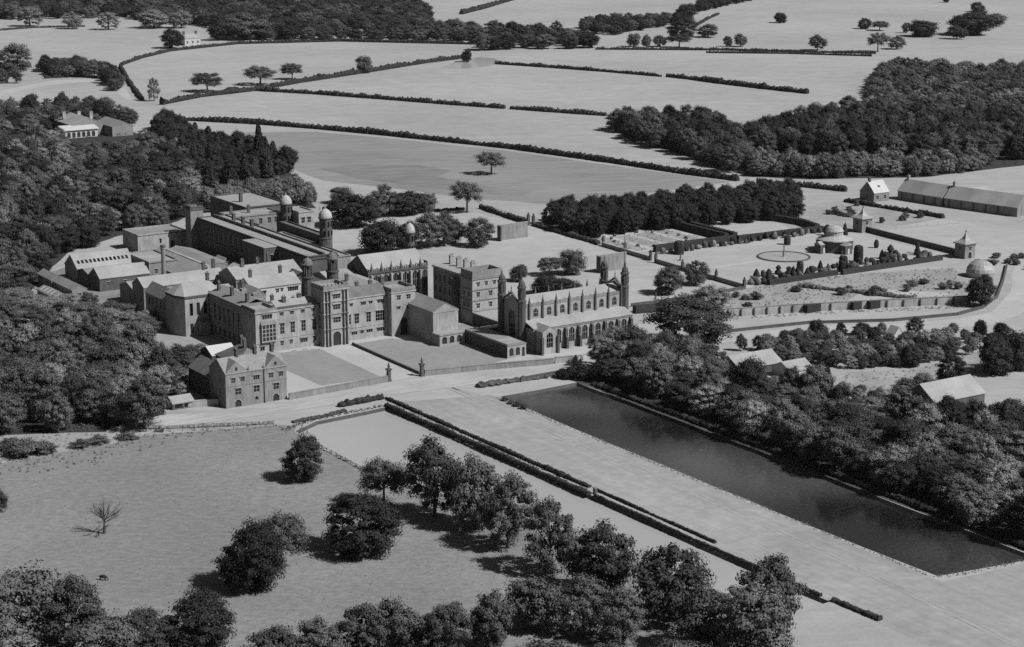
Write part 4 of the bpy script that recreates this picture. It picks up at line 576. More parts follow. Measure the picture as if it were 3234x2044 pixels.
gh = block('glass_shed', 'low shed with pale striped roof lights in the left trees', -72.5, -66, 138, 158, 3, 4.6, 'stone_pale', 'slate', 'y')
for i in range(4):
    y0 = 141+i*4.2; gh.mb('skylight', MB().quad((-72.2,y0,3.55),(-69.6,y0,4.85),(-69.6,y0+1.8,4.85),(-72.2,y0+1.8,3.55)), 'whitewash')
# --- long range with shaded window wall
l = B('long_range', 'very long flat-roofed range with tall windows in its shaded side', 'building', 34, 150)
yw = [100+6.1*i for i in range(4)] + [150.5+5.6*i for i in range(10)]
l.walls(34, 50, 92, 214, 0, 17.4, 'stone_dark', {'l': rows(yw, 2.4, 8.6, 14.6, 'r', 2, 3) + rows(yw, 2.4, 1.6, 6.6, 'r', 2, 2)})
l.course(34, 50, 92, 214, 16.2, 0.8, 0.5, m='stone_dark'); l.course(34, 50, 92, 214, 7.3, 0.4, 0.2, m='stone')
l.flat(34, 50, 92, 214, 17.4, 'lead', 0.6, 'stone_dark', 0.5)
l.box('ridge_wall', 42.6, 43.6, 92.6, 213.4, 17.4, 18.8, 'stone_dark')
for y_ in (176, 186, 197): l.chimney(46.5, y_, 17.4, 21.2, 1.4, 1.8)
l.walls(27, 33.99, 123, 146, 0, 17.2, 'stone_dark', {'f': [(29,31.6,9,14,'r',2,2)]}, sides='flb', name='bay'); l.box('bay_roof', 26.8, 34.3, 122.8, 146.2, 17.45, 17.85, 'lead')
k = B('stair_turret', 'dark square turret at the far end of the long range', 'tower', 33.5, 217)
k.walls(30.5, 37.5, 214.2, 221, 0, 23, 'stone'); k.course(30.5, 37.5, 214.2, 221, 21.6, 1.2, 0.3, m='stone_dark', sides='flrb'); k.flat(30.5, 37.5, 214.2, 221, 23, 'slate', 0.8, 'stone_dark')
n = block('north_wing', 'wing with pale lead roof closing the far end of the inner quadrangle', 50.2, 78, 206, 222, 17, 17, 'stone', 'lead', op={'f': rows([56,61,66,71,75], 1.8, 12.5, 15.5)}, ch=((54,216,17,21),(64,216,17,21)))
block('quadrangle_hall', 'lower hall with broad pale flat roof beside the domed turrets', 50.2, 72, 120, 192, 9.4, 9.4, 'stone', 'lead', op={'r': rows([130,140,150,160,170,180], 2, 3, 7)})
block('quadrangle_hall', 'middle roof stepping up behind the long range ridge', 50.2, 60, 192.2, 205.8, 14, 14, 'stone', 'lead')
block('rear_block', 'bright flat-roofed block standing highest at the back of the college', 67, 92, 226, 270, 17.5, 17.5, 'stone_dark', 'lead', ch=((74,246,17.5,22.5,1.6,1.6),))
block('screen_wall', 'low dark screen range joining the two domed turrets', 74, 79, 153, 201, 13, 13, 'stone_dark', 'slate_dark', cat='wall')
block('east_pavilion', 'pale little pavilion beside the farther domed turret', 83, 92, 196, 212, 18, 18, 'stone_pale', 'lead', op={'f': [(84.5,86.5,12.5,15.5),(88,90,12.5,15.5)]})
for (x, y, ze, r, lab) in ((80,204.5,22.2,3.1,'domed turret at the back of the college, farther of the two large ones'),(73.8,149,23.8,3.3,'domed turret at the back of the college, nearer of the two large ones'),(94,100.6,22,2.5,'small domed turret rising among the playground trees')):
    d = B('domed_turret', lab, 'tower', x, y, 'domed turrets behind the college')
    d.mb('shaft', MB().lathe(x, y, [(r,0),(r,ze-10.5),(r+0.35,ze-10.3),(r+0.35,ze-9.9),(r*0.95,ze-9.7),(r*0.95,ze-0.6),(r+0.35,ze-0.4),(r+0.35,ze)], 10), 'stone_dark')
    for i in range(5):
        a_ = math.radians(200+36*i*1.0); 
        for z0 in (ze-4.2, ze-9.0):
            cx, cy_ = x+r*0.96*math.cos(a_), y+r*0.96*math.sin(a_)
            d.mb('window', MB().lathe(cx, cy_, [(0.45,z0),(0.45,z0+2.6)], 6), 'glass')
    dm = d.mb('dome', MB().lathe(x, y, [(r+0.1,ze),(r+0.05,ze+1.0),(r*0.9,ze+2.2),(r*0.65,ze+3.4),(r*0.3,ze+4.2),(0.25,ze+4.5)], 14), 'dome_lead')
    d.mb('finial', MB().lathe(x, y, [(0.25,ze+4.45),(0.45,ze+5.0),(0.1,ze+5.5),(0.05,ze+6.2)], 6), 'stone', dm)
# --- hall beside the corner tower and its galleries
cv = B('garden_hall', 'blank-walled hall with pale gable end beside the corner tower', 'building', 40, -22)
cv.walls(33.5, 45.8, -22, 2, 0, 13.4, 'stone_pale', gable=('y', 16.6)); cv.gable('y', -22, 2, 33.5, 45.8, 13.4, 16.7, 'slate', 0.15)
cv.course(33.5, 45.8, -22, 2, 12.9, 0.4, 0.15, sides='f')
def arcade(b, x0, x1, y0, z1, n, m='stone_pale'):
    wd = (x1-x0)/n; ops = [(x0+wd*(i+0.2), x0+wd*(i+0.85), 0.9, z1-1.0, 'd', 1, 1) for i in range(n)]
    return ops
ga = B('gallery', 'low arcaded gallery in front of the blank-walled hall', 'building', 38, -28)
ga.walls(33, 45.4, -28, -22.01, 0, 4.6, 'stone_pale', {'f': [(34.2,36.6,0.8,3.9,'d',1,1),(37.8,40.2,0.8,3.9,'d',1,1),(41.4,43.8,0.8,3.9,'d',1,1)]}, sides='flr')
ga.box('roof', 32.7, 45.7, -28.3, -22.02, 4.62, 5.0, 'slate_pale'); ga.box('parapet', 32.7, 45.5, -28.35, -27.9, 5.003, 5.5, 'stone_pale')
gb = B('gallery', 'long low gallery with dark side wall leading to the church', 'building', 50, -60)
gb.walls(45.6, 54.6, -60, -28.2, 0, 5.2, 'stone_dark', {'f': [(46.5,48.6,0.8,4.2,'d',1,1),(49.6,51.7,0.8,4.2,'d',1,1),(52.6,54.0,0,4.0,'d',1,1)]}, sides='lrb')  # side walls darker than the front, shade put into their stone
gb.walls(45.55, 54.65, -60.3, -60.02, 0, 5.2, 'stone_pale', {'f': [(46.5,48.6,0.8,4.2,'d',1,1),(49.6,51.7,0.8,4.2,'d',1,1),(52.6,54.0,0,4.0,'d',1,1)]}, sides='f', depth=0.25, name='front_wall')
gb.box('roof', 45.4, 54.8, -60.5, -28.0, 5.22, 5.6, 'slate'); gb.box('coping', 45.4, 45.95, -60.45, -28.05, 5.603, 6.0, 'stone'); gb.box('roof_light', 46.5, 54, -58, -50, 5.603, 5.75, 'slate_pale')
gc = B('gallery', 'low flat walk roof between the blank-walled hall and the church', 'building', 56, -24)
gc.walls(46.2, 66, -27, -23.5, 0, 4.2, 'stone'); gc.box('roof', 46.0, 66.2, -27.2, -23.3, 4.22, 4.6, 'slate_pale')
# --- four-storey block and its low wings
q = B('dormitory_block', 'four-storey block with parapet and string courses behind the church', 'building', 73, -1)
op = {'f': rows([69,73.2,77.4], 1.4, 16.6, 18.4) + rows([69,75.4], 1.5, 11.8, 14.0) + rows([69,75.4], 1.5, 6.8, 9.0) + rows([69,75.4], 1.5, 1.8, 4), 'l': [(1,2.6,12,14),(5,6.6,12,14),(1,2.6,7,9),(5,6.6,7,9)]}
q.walls(66, 81, -1, 8.5, 0, 20.2, 'stone_pale', op)
for z in (19.6, 14.9, 10.2, 5.4): q.course(66, 81, -1, 8.5, z, 0.4, 0.3, m='stone', sides='fl')
q.flat(66, 81, -1, 8.5, 20.4, 'lead', 3.0, 'stone', 0.6)
q.walls(66.6, 79, 8.51, 33, 0, 19.8, 'stone', {'l': rows([11,15,19,23,27,31], 1.8, 14, 17.4) + rows([11,15,19,23,27,31], 1.8, 9, 12) + rows([11,15,19,23,27,31], 1.8, 4, 7)}, sides='lrb', name='rear_wall')
q.box('rear_roof', 66.2, 79.4, 8.52, 33.4, 19.82, 20.6, 'lead')
q.mb('stair_bay', MB().lathe(66.2, 13, [(2.0,0),(2.0,17.5),(2.3,17.7),(2.3,18.1)], 8), 'stone_dark')
for y_ in (12, 18, 24, 30): q.chimney(74.5, y_, 20.5, 24.6, 2.2, 1.2, 'stone_pale', 3)
qw = B('low_wing', 'low lean-to wing with bright roof at the foot of the four-storey block', 'building', 72, -21)
qw.walls(66.2, 80, -21, -1.01, 0, 4.8, 'stone_dark', sides='flr'); qw.box('roof', 66, 80.2, -21.2, -1.02, 4.82, 5.3, 'lead')
# --- pinnacled chapel hall
ch = B('pinnacled_hall', 'battlemented hall with pinnacles and a steep pale roof in the centre court', 'building', 51, 38.5)
aw = [40.5+5.0*i for i in range(6)]
ch.walls(36.5, 66.4, 38.5, 58, 0, 19.6, 'stone_dark', {'f': rows(aw, 3.0, 10, 17.6, 'a', 3, 2)}, gable=('x', 25.4))
ch.gable('x', 36.7, 66.2, 39.2, 57.3, 19.7, 25.4, 'slate_pale', 0.0)
ch.course(36.5, 66.4, 38.5, 58, 18.6, 0.5, 0.3, m='stone_dark', sides='f')
for i in range(26): ch.box('merlon', 36.9+i*1.14, 37.6+i*1.14, 38.45, 38.95, 19.6, 20.7, 'stone')
for i in range(7):
    x = 38.0+5.0*i - 0.0
    if x < 67: ch.box('buttress', x-0.45, x+0.45, 37.3, 38.495, 0, 18.0, 'stone_pale'); ch.pinnacle(x, 38.2, 20.2, 3.6, 0.8, 'stone_dark')
ch.box('gable_coping', 66.41, 67.0, 38.4, 58.1, 0, 21.4, 'stone_dark')
# --- church
cu = B('church', 'long gothic church with four corner turrets and clerestory beside the dark pond', 'church', 85, -43)
X0, X1, YA, YN0, YN1 = 59.0, 111.5, -57.5, -50.5, -35.5
bays = [62.5+6.7*i for i in range(8)]; mid = [(bays[i]+bays[i+1])/2 for i in range(7)] + [bays[7]-0.5]
mid = [65.9+6.7*i for i in range(7)]
cu.walls(X0, X1, YN0, YN1, 0, 18.0, 'stone_pale', {'f': rows(mid, 2.3, 13.0, 16.6, 'a', 3, 2), 'l': [(-45.4,-40.6,4,15.5,'a',4,3)], 'r': [(-45.4,-40.6,4,15.5,'a',4,3)]}, gable=('x', 22.0))
cu.gable('x', X0+0.6, X1-0.6, YN0+0.6, YN1-0.6, 18.1, 20.6, 'slate_pale', 0.0, name='nave_roof')
pz = MB().box(X0,X1,YN0-0.12,YN0+0.5,17.6,18.9).box(X0,X1,YN1-0.5,YN1+0.12,17.6,18.9); cu.mb('parapet', pz, 'stone')
for x in (X0-0.25, X1+0.25): cu.mb('gable_coping', MB().prism([(YN0,18),(-43,22.6),(YN1,18),(YN1,18.6),(-43,23.3),(YN0,18.6)], 'x', x-0.5, x+0.5), 'stone_dark'); cu.mb('finial', MB().lathe(x, -43, [(0.3,23.2),(0.15,24.5),(0.4,24.8),(0.1,25.1),(0.05,26)], 6), 'stone_dark')
cu.walls(X0+1.2, X1-1.0, YA, YN0-0.01, 0, 9.6, 'stone_pale', {'f': rows(mid[1:], 2.8, 2.2, 8.4, 'a', 3, 2)}, sides='flr', name='aisle_wall')
cu.slope('x', X0+1.0, X1-0.8, YA-0.4, 9.7, YN0-0.02, 12.0, 'slate_pale', name='aisle_roof')
cu.course(X0+1.2, X1-1.0, YA, YN0, 9.0, 0.5, 0.2, m='stone', sides='f')
for i, x in enumerate([62.5+6.7*i for i in range(8)]):
    if i > 1: cu.mb('buttress', MB().prism([(YA-0.005,0),(YA-2.2,0),(YA-2.2,4.5),(YA-1.4,5.2),(YA-1.4,8.2),(YA-0.005,9.2)], 'x', x-0.55, x+0.55), 'stone_dark')
    cu.mb('clerestory_buttress', MB().box(x-0.35,x+0.35,YN0-0.7,YN0-0.13,11.6,18.4), 'stone_dark'); cu.pinnacle(x, YN0-0.35, 18.5, 3.6, 0.75); cu.pinnacle(x, YN1+0.3, 18.5, 3.6, 0.75)
cu.walls(61.0, 68.0, -63, YA-0.01, 0, 9.2, 'stone_pale', {'f': [(62.9,66.1,2.6,9.0,'a',3,3)]}, sides='flr', gable=None, name='porch_wall')
cu.mb('porch_gable', MB().prism([(61,9.2),(68,9.2),(64.5,11.2)], 'y', -63, -62.5), 'stone_pale'); cu.gable('y', -62.9, -54.5, 61, 68, 9.25, 11.3, 'slate', 0.2, name='porch_roof')
for x in (60.6, 68.4): cu.mb('buttress', MB().box(x-0.5,x+0.5,-63.9,-62.2,0,7.5), 'stone_dark')
for (x, y) in ((X0,YN0),(X0,YN1),(X1,YN0),(X1,YN1)):
    tt = cu.mb('turret', MB().lathe(x, y, [(1.75,0),(1.75,20),(1.95,20.2),(1.95,20.8),(1.6,21.0),(1.6,25.6),(1.95,25.9),(1.95,26.6),(1.5,26.8)], 8, math.pi/8), 'stone_dark')
    cu.mb('cupola', MB().lathe(x, y, [(1.5,26.8),(1.45,27.6),(1.1,28.6),(0.45,29.4),(0.22,30.2),(0.4,30.5),(0.1,30.9),(0.05,32)], 8, math.pi/8), 'stone_dark', tt)
    for i in range(8):
        a_ = math.pi/4*i; cu.mb('slit', MB().box(x+1.52*math.cos(a_)-0.16,x+1.52*math.cos(a_)+0.16,y+1.52*math.sin(a_)-0.16,y+1.52*math.sin(a_)+0.16,22,25), 'stone_black', tt)
# --- gabled house by the road
hs = B('gabled_house', 'three-storey stone house with two front gables beside the road', 'house', -69.5, -66)
op = {'f': [(-79.7,-78.1,9.4,11.4),(-76.0,-74.3,9.4,11.4,'r',3,1),(-70.7,-68.2,9.3,11.2,'r',3,1),(-64.3,-62.5,9.2,11.2),(-60.3,-58.4,9.2,11.2,'r',3,1),(-78.2,-75.8,4.6,7.2,'r',2,2),(-70.7,-68.3,4.6,7.2,'r',2,2),(-62.5,-60.2,4.4,7.0,'r',2,2),(-78.4,-75.8,0,2.7,'d',1,1),(-70.2,-68.8,1.5,3.0,'a',1,1),(-62.8,-60.2,0,2.7,'d',1,1)],
      'l': [(-62,-60.5,9,11),(-62,-60.5,4.5,6.8)]}
hs.walls(-82, -57, -66, -52, 0, 13, 'stone', op, gable=('x', 17.4)); hs.gable('x', -82, -57, -66, -52, 13, 17.4, 'slate', 0.2)
for x0, x1 in ((-82,-73),(-66,-57)):
    hs.mb('front_gable', MB().prism([(x0,13.0),(x1,13.0),((x0+x1)/2,17.2)], 'y', -66.02, -65.6), 'stone')
    hs.gable('y', -65.9, -59, x0, x1, 13.05, 17.2, 'slate', 0.1, name='gable_roof')
    hs.mb('gable_window', MB().box((x0+x1)/2-0.45,(x0+x1)/2+0.45,-66.09,-66.03,14.0,15.2), 'glass')
hs.course(-82, -57, -66, -52, 8.1, 0.25, 0.12, m='stone', sides='f')
hs.mb('drainpipe', MB().tube((-66.4,-66.25,0),(-66.4,-66.25,13.2),0.14,0.14), 'iron')
for x in (-72.6,-66.4): hs.pinnacle(x, -65.8, 13.1, 2.0, 0.5)
for x in (-74,-66.5,-59.5): hs.chimney(x, -59, 16.8, 20.3, 1.0, 1.6, 'stone_dark', 2)
hs.walls(-82, -71, -51.99, -33, 0, 8.8, 'stone_dark', sides='lrb', gable=None, name='rear_wall'); hs.gable('y', -52, -33, -82, -71, 8.8, 12.6, 'slate_dark', 0.3, name='rear_roof')  # rear wing walls in darker stone, their shade put into the colour
bh = B('hipped_house', 'dark hip-roofed house behind the gabled house', 'house', -54, -34)
bh.walls(-61, -47, -33, -12, 0, 6.5, 'stone_dark', {'l': rows([-29,-24,-18], 1.4, 2, 4.2)}); bh.hip(-61, -47, -33, -12, 6.5, 11.2, 'slate_dark'); bh.chimney(-54, -24, 10.6, 14, 1.2, 1.2); bh.chimney(-51, -15, 9, 13, 1.2, 1.2)
wr = block('wash_house', 'small wash-house with bright white roof below the long side wing', -60, -49, -6, 5, 4.4, 7.0, 'stone_dark', 'whitewash', 'x')
sh = block('garden_shed', 'little open shed with pale roof beside the roadside wall', -99.5, -90.8, -57, -50, 2.4, 4.2, 'stone_dark', 'slate_pale', 'x', op={'f': [(-98.6,-95.6,0.2,2.1,'r',1,1),(-94.8,-91.8,0.2,2.1,'r',1,1)]})
# ------------------------------------------------------------------ walls, piers, masts
def wall(name, label, pts, h, t, m='stone', cap=None, cat='wall'):
    x, y = pts[0]; mb = MB(); cp = MB()
    for a, b_ in zip(pts[:-1], pts[1:]):
        d = Vector((b_[0]-a[0], b_[1]-a[1])).normalized(); n_ = Vector((-d.y, d.x))*(t/2); e = d*(t/2)
        for M_, g_, z0, z1 in ((mb, 1, 0, h), (cp, 1.35, h+0.003, h+0.22)):
            n2 = n_*g_; P = [(a[0]-n2.x-x,a[1]-n2.y-y),(b_[0]-n2.x-x,b_[1]-n2.y-y),(b_[0]+n2.x-x,b_[1]+n2.y-y),(a[0]+n2.x-x,a[1]+n2.y-y)]
            b0 = len(M_.v); M_.v += [(p[0],p[1],z0) for p in P] + [(p[0],p[1],z1) for p in P]
            M_.f += [tuple(b0+i for i in q_) for q_ in ((4,5,6,7),(0,1,5,4),(1,2,6,5),(2,3,7,6),(3,0,4,7))]
    o = tag(empty(name, x, y), label, cat)
    link('wall', fixn(mb.mesh('wall')), m, o)
    link('coping', fixn(cp.mesh('coping')), cap or m, o)
    return o
wall('roadside_wall', 'low stone forecourt wall between the gabled house and the left gate pier', [(-56.9,-67.4),(-34,-66.2),(-13,-65)], 2.3, 0.7)
wall('roadside_wall', 'low stone forecourt wall right of the gate, running towards the church', [(3.6,-65.2),(28,-70),(52.5,-76.3),(57,-77)], 2.2, 0.7)
wall('court_wall', 'thin dark wall edging the right forecourt lawn along the entrance path', [(4.3,-5),(3.2,-62)], 0.9, 0.5, 'stone_dark')
wall('roadside_wall', 'plain pale wall left of the gabled house', [(-101,-53.5),(-82.4,-60)], 2.3, 0.6, 'stone_pale')
wall('retaining_wall', 'pale retaining wall and parapet below the church porch', [(57.5,-77),(68,-79.8),(84,-76),(104,-70)], 2.6, 0.8, 'stone_pale')
wall('bridge_parapet', 'dark parapet where the road passes the head of the dark pond', [(30,-93.5),(50,-92.5),(58,-92)], 1.6, 0.8, 'stone_dark')
for i, (x, y, lab) in enumerate(((-12.2,-64.6,'tall stone gate pier with finial, left of the entrance path'), (2.6,-64.8,'tall stone gate pier with finial, right of the entrance path'))):
    p = B('gate_pier', lab, 'gate pier', x, y, 'pair of forecourt gate piers')
    p.mb('shaft', MB().box(x-0.85,x+0.85,y-0.85,y+0.85,0,0.8).box(x-0.65,x+0.65,y-0.65,y+0.65,0.803,4.6), 'stone_dark'); p.mb('cap', MB().box(x-1.0,x+1.0,y-1.0,y+1.0,4.603,5.1), 'stone_dark')
    p.mb('finial', MB().lathe(x, y, [(0.6,5.103),(0.35,5.5),(0.6,6.2),(0.3,6.8),(0.12,7.6)], 8), 'stone_dark')
    p.mb('scroll', MB().prism([(x+(-2.6 if i==0 else 2.6),0),(x+(-0.86 if i==0 else 0.86),0),(x+(-0.86 if i==0 else 0.86),3.2),(x+(-1.4 if i==0 else 1.4),1.6)], 'y', y-0.3, y+0.3), 'stone_dark')
fp = B('flagpole', 'very tall pale flagpole standing off the right end of the church', 'flagpole', 115.8, -44.4)
fp.mb('pole', MB().tube((115.8,-44.4,0),(115.8,-44.4,24),0.38,0.28,8).tube((115.6,-44.4,23),(115.6,-44.4,41.5),0.25,0.1,8), 'timber'); fp.mb('crosstree', MB().box(114.6,117,-44.5,-44.3,23.4,23.7), 'timber')
for (x0, x1, y, lab) in ((179,198,154.5,'freestanding grey ball-court wall at the far playground edge'), (175.3,193,59,'freestanding grey ball-court wall behind the church turrets')):
    bw_ = B('ball_wall', lab, 'wall', x0, y, 'ball-court walls'); bw_.box('wall', x0, x1, y-0.4, y+0.4, 0, 8.2, 'stone'); bw_.box('coping', x0-0.1, x1+0.1, y-0.5, y+0.5, 8.203, 8.5, 'stone_pale')
    bw_.box('wing_wall', x0, x0+0.7, y-3.0, y-0.41, 0, 8.1, 'stone_dark')
# garden terrace wall with piers
wall('terrace_wall', 'low terrace wall with dark face along the garden, farther part beyond the gap', [(216.5,112),(214.9,68.5)], 2.0, 0.7, 'stone', 'stone_pale')
wall('terrace_wall', 'low terrace wall with dark face along the garden, nearer part', [(213.9,61.5),(211.8,-9.4)], 2.0, 0.7, 'stone', 'stone_pale')
wall('terrace_wall', 'low wall running from the church lawn up to the terrace corner', [(144.5,-11),(176,-12.6),(198,-11.5),(211.5,-10)], 1.3, 0.6, 'stone_dark')
wall('garden_wall', 'stone wall joining the two garden pavilions', [(360,66),(357.5,30),(355,-8)], 2.8, 0.7, 'stone_dark', 'stone')
for i, (x, y) in enumerate(((214.9,67.8),(213.9,62.2),(213.3,39.7),(212.5,12.5),(211.8,-9.4),(216.9,92.2),(217.6,112.5))):
    p = B('terrace_pier', ['terrace pier at the far side of the garden gap','terrace pier at the near side of the garden gap','terrace pier facing the round pool','terrace pier above the two lawn trees','terrace pier at the near corner of the garden','terrace pier halfway along the parterre','terrace pier at the far corner of the parterre'][i], 'pier', x, y, 'terrace piers')
    p.mb('shaft', MB().box(x-0.6,x+0.6,y-0.6,y+0.6,0,4.2), 'stone_dark'); p.mb('ball', MB().lathe(x, y, [(0.75,4.2),(0.75,4.5),(0.3,4.6),(0.5,5.1),(0.3,5.6),(0.05,5.7)], 8), 'stone_dark')
kw = tag(wall('kitchen_garden_wall', 'long buttressed kitchen garden wall above the drive', [(168,-50.5),(197.6,-59.6),(240,-75),(277,-90)], 3.6, 0.7, 'stone_pale', 'stone'), None)
for i in range(16):
    t = i/15*3; s0 = int(min(t, 2.999)); f = t-s0; pp = [(168,-50.5),(197.6,-59.6),(240,-75),(277,-90)]
    x = pp[s0][0]+(pp[s0+1][0]-pp[s0][0])*f; y = pp[s0][1]+(pp[s0+1][1]-pp[s0][1])*f
    link('buttress', fixn(MB().box(x-0.3-168,x+0.3-168,y-1.0+50.5,y-0.4+50.5,0,3.3).mesh('buttress')), 'stone_dark', kw)
wall('drive_wall', 'low wall along the upper side of the drive and round its bend', DRIVEWALL, 1.1, 0.7, 'stone_dark')
for x_, y_, w_ in ((206,-62.8,8),(226,-70,5),(234,-72.8,6)):
    link('ivy', fixn(MB().box(x_-w_/2-168, x_+w_/2-168, y_-0.8+50.5-w_*0.18, y_-0.1+50.5+w_*0.1, 0, 3.5).mesh('ivy')), 'leaf_hedge', kw)
for (x, y, lab) in ((359,68.6,'square garden pavilion with white ogee roof, farther of two'),(353.5,-12.7,'square garden pavilion with white ogee roof, nearer of two')):
    p = B('garden_pavilion', lab, 'pavilion', x, y, 'garden pavilions')
    p.walls(x-3.6, x+3.6, y-3.6, y+3.6, 0, 7.2, 'stone', {'f': [(x-1.1,x+1.1,0,3.2,'d',1,1),(x-0.9,x+0.9,4.2,6.2)], 'l': [(y-0.9,y+0.9,4.2,6.2)]})
    p.box('cornice', x-4.3, x+4.3, y-4.3, y+4.3, 7.22, 7.7, 'stone')
    rf = p.mb('roof', MB().lathe(x, y, [(5.9,7.703),(4.6,8.3),(2.9,9.0),(1.6,10.0),(0.9,11.2),(0.4,12.4),(0.12,12.9)], 4, math.pi/4), 'slate_pale'); p.mb('finial', MB().lathe(x, y, [(0.2,12.8),(0.35,13.3),(0.06,14.4)], 6), 'iron', rf)
ob = B('observatory', 'octagonal garden observatory with white stepped dome and four porches', 'observatory', 309, 36)
ob.mb('wall', MB().lathe(309, 36, [(7.5,0),(7.5,6.0)], 8, math.pi/8), 'stone_dark')
ob.mb('roof', MB().lathe(309, 36, [(8.6,6.003),(8.6,6.5),(5.2,8.2),(4.6,8.4),(4.4,10.4),(4.9,10.6),(4.7,11.0),(3.6,12.4),(1.6,13.2),(0.3,13.4)], 16, math.pi/8), 'dome_lead')
for i in range(4):
    a_ = -math.pi/2 + i*math.pi/2; cx, cy_ = 309+8.8*math.cos(a_), 36+8.8*math.sin(a_)
    po = ob.mb('porch', MB().box(cx-2.4,cx+2.4,cy_-2.4,cy_+2.4,0,4.6), 'stone_dark')
    ob.mb('porch_roof', MB().prism([(cx-2.7,4.603),(cx+2.7,4.603),(cx,6.2)], 'y', cy_-2.7, cy_+2.7) if i % 2 == 0 else MB().prism([(cy_-2.7,4.603),(cy_+2.7,4.603),(cy_,6.2)], 'x', cx-2.7, cx+2.7), 'lead', po)
    ob.mb('door', MB().box(cx-0.6,cx+0.6,cy_-2.46,cy_-2.41,0.2,3.0), 'whitewash', po)
fo = B('garden_pool', 'large round garden pool with stone kerb and central statue', 'pool', 277, 38)
mb = MB(); n_ = 40
for i in range(n_):
    a0, a1 = 2*math.pi*i/n_, 2*math.pi*(i+1)/n_
    for r0, r1, z0, z1 in ((12.6,13.6,0.0,0.55),):
        P = lambda r, a: (277+r*math.cos(a), 38+r*math.sin(a))
        mb.quad((*P(r0,a0),z1),(*P(r1,a0),z1),(*P(r1,a1),z1),(*P(r0,a1),z1)); mb.quad((*P(r1,a0),z0),(*P(r1,a1),z0),(*P(r1,a1),z1),(*P(r1,a0),z1)); mb.quad((*P(r0,a0),z0),(*P(r0,a1),z0),(*P(r0,a1),z1),(*P(r0,a0),z1))
fo.mb('kerb', mb, 'stone_dark'); fo.mb('water', MB().lathe(277, 38, [(12.59,0.1),(12.59,0.3)], 40), 'sky_sheen_water')
def statue(x, y, h, lab, group):
    p = B('statue', lab, 'statue', x, y, group)
    p.mb('pedestal', MB().box(x-0.7,x+0.7,y-0.7,y+0.7,0.0,0.4).box(x-0.45,x+0.45,y-0.45,y+0.45,0.403,h*0.45), 'stone')
    z = h*0.45+0.003; k_ = h*0.55
    p.mb('figure', MB().lathe(x, y, [(0.34,z),(0.38,z+k_*0.1),(0.26,z+k_*0.45),(0.36,z+k_*0.62),(0.4,z+k_*0.75),(0.14,z+k_*0.83),(0.2,z+k_*0.9),(0.16,z+k_),], 8, 0, 1.0, 0.7), 'stone_dark')
statue(277, 38, 6.5, 'tall dark statue standing in the round garden pool', None)
statue(227.6, 59.5, 4.0, 'pale statue on the terrace lawn beside the clipped tunnel hedge', None)
statue(163, -5, 3.4, 'small sundial figure on the lawn right of the church', None)
statue(300, 20, 4.0, 'pale statue left of the observatory porch', None)
# far and outlying buildings
fb = block('white_farmhouse', 'white farmhouse beyond the large far field', 492, 510, 1256, 1270, 7.5, 11.5, 'whitewash', 'slate_pale', 'x', {'f': rows([495,501,507], 1.6, 2, 4.4)}, ch=((494,1263,11,14.5,2,2),(508,1263,11,14.5,2,2)), cat='house')
block('far_cottage', 'tiny pale cottage among the far trees at the top', 640, 656, 1450, 1462, 5, 8.5, 'whitewash', 'slate_pale', cat='house')
cg = block('white_roofed_cottage', 'cottage with a steep white roof above the garden', 428, 440, 133, 145, 5.5, 11.5, 'stone', 'whitewash', 'x', {'f': [(430,431.6,1.6,3.8),(436,437.6,1.6,3.8)], 'l': [(138,139.6,2,4.4)]}, ch=((429.5,139,10.8,13.8,1.3,1.3),), cat='house')
cg.box('dormer', 433.5, 434.8, 135.4, 137.4, 7.6, 9.2, 'slate_dark')
for (p0, p1, lab) in (((447,133),(451,101),'long grey barn above the parade ground, farther half'),((451.5,99.5),(462,53),'long grey barn above the parade ground, nearer half')):
    d = Vector((p1[0]-p0[0], p1[1]-p0[1])); Lg = d.length
    br = B('barn', lab, 'barn', p0[0], p0[1], 'long grey barns'); br.x = br.y = 0
    br.o.rotation_euler[2] = math.atan2(d.y, d.x)
    br.walls(0, Lg, 0, 14, 0, 5.4, 'stone', {'f': []}, sides='flrb', gable=('x', 11.5)); br.gable('x', 0, Lg, 0, 14, 5.4, 11.5, 'slate_pale', 0.4)
    br.chimney(2, 7, 10.5, 14, 1.4, 1.4, 'stone_pale')
    for i in range(int(Lg/8)): br.box('buttress', i*8+3, i*8+3.6, -0.5, -0.01, 0, 4.6, 'stone_dark')
block('far_shed', 'pale roofed shed beyond the long grey barns', 470, 492, 95, 112, 4, 8, 'stone', 'slate_pale', cat='shed')
block('far_shed', 'white gabled shed at the right edge beyond the parade ground', 500, 520, 62, 78, 4, 8.5, 'stone_dark', 'whitewash', 'y', cat='shed')
pv = B('sports_pavilion', 'long white-roofed building with arched verandah in the upper left wood', 'pavilion', 145, 640)
pv.walls(127, 152, 648, 668, 0, 5.5, 'whitewash', {'f': [(129+i*3.7,131.6+i*3.7,0.3,4.2,'d',1,1) for i in range(6)]}); pv.slope('x', 126, 153, 647, 5.6, 658, 8.0, 'whitewash', name='verandah_roof')
pv.walls(136, 160, 656, 690, 0, 8.0, 'stone', gable=('y', 13.0), name='main_wall'); pv.gable('y', 656, 690, 136, 160, 8, 13, 'slate_pale', 0.3)
for x, y in ((140,682),(150,678),(157,672)): pv.chimney(x, y, 10, 15, 2.4, 1.6, 'stone_pale', 3)
pv.walls(160.2, 176, 640, 672, 0, 7, 'stone', gable=('y', 10.5), name='side_wall'); pv.gable('y', 640, 672, 160.2, 176, 7, 10.6, 'slate', 0.3, name='side_roof')
rb = block('pale_roofed_hut', 'pale-roofed hut in the trees above the dark pond, longer of two joined', 106, 128, -134, -120, 3, 6.8, 'stone_dark', 'slate_pale', 'x')
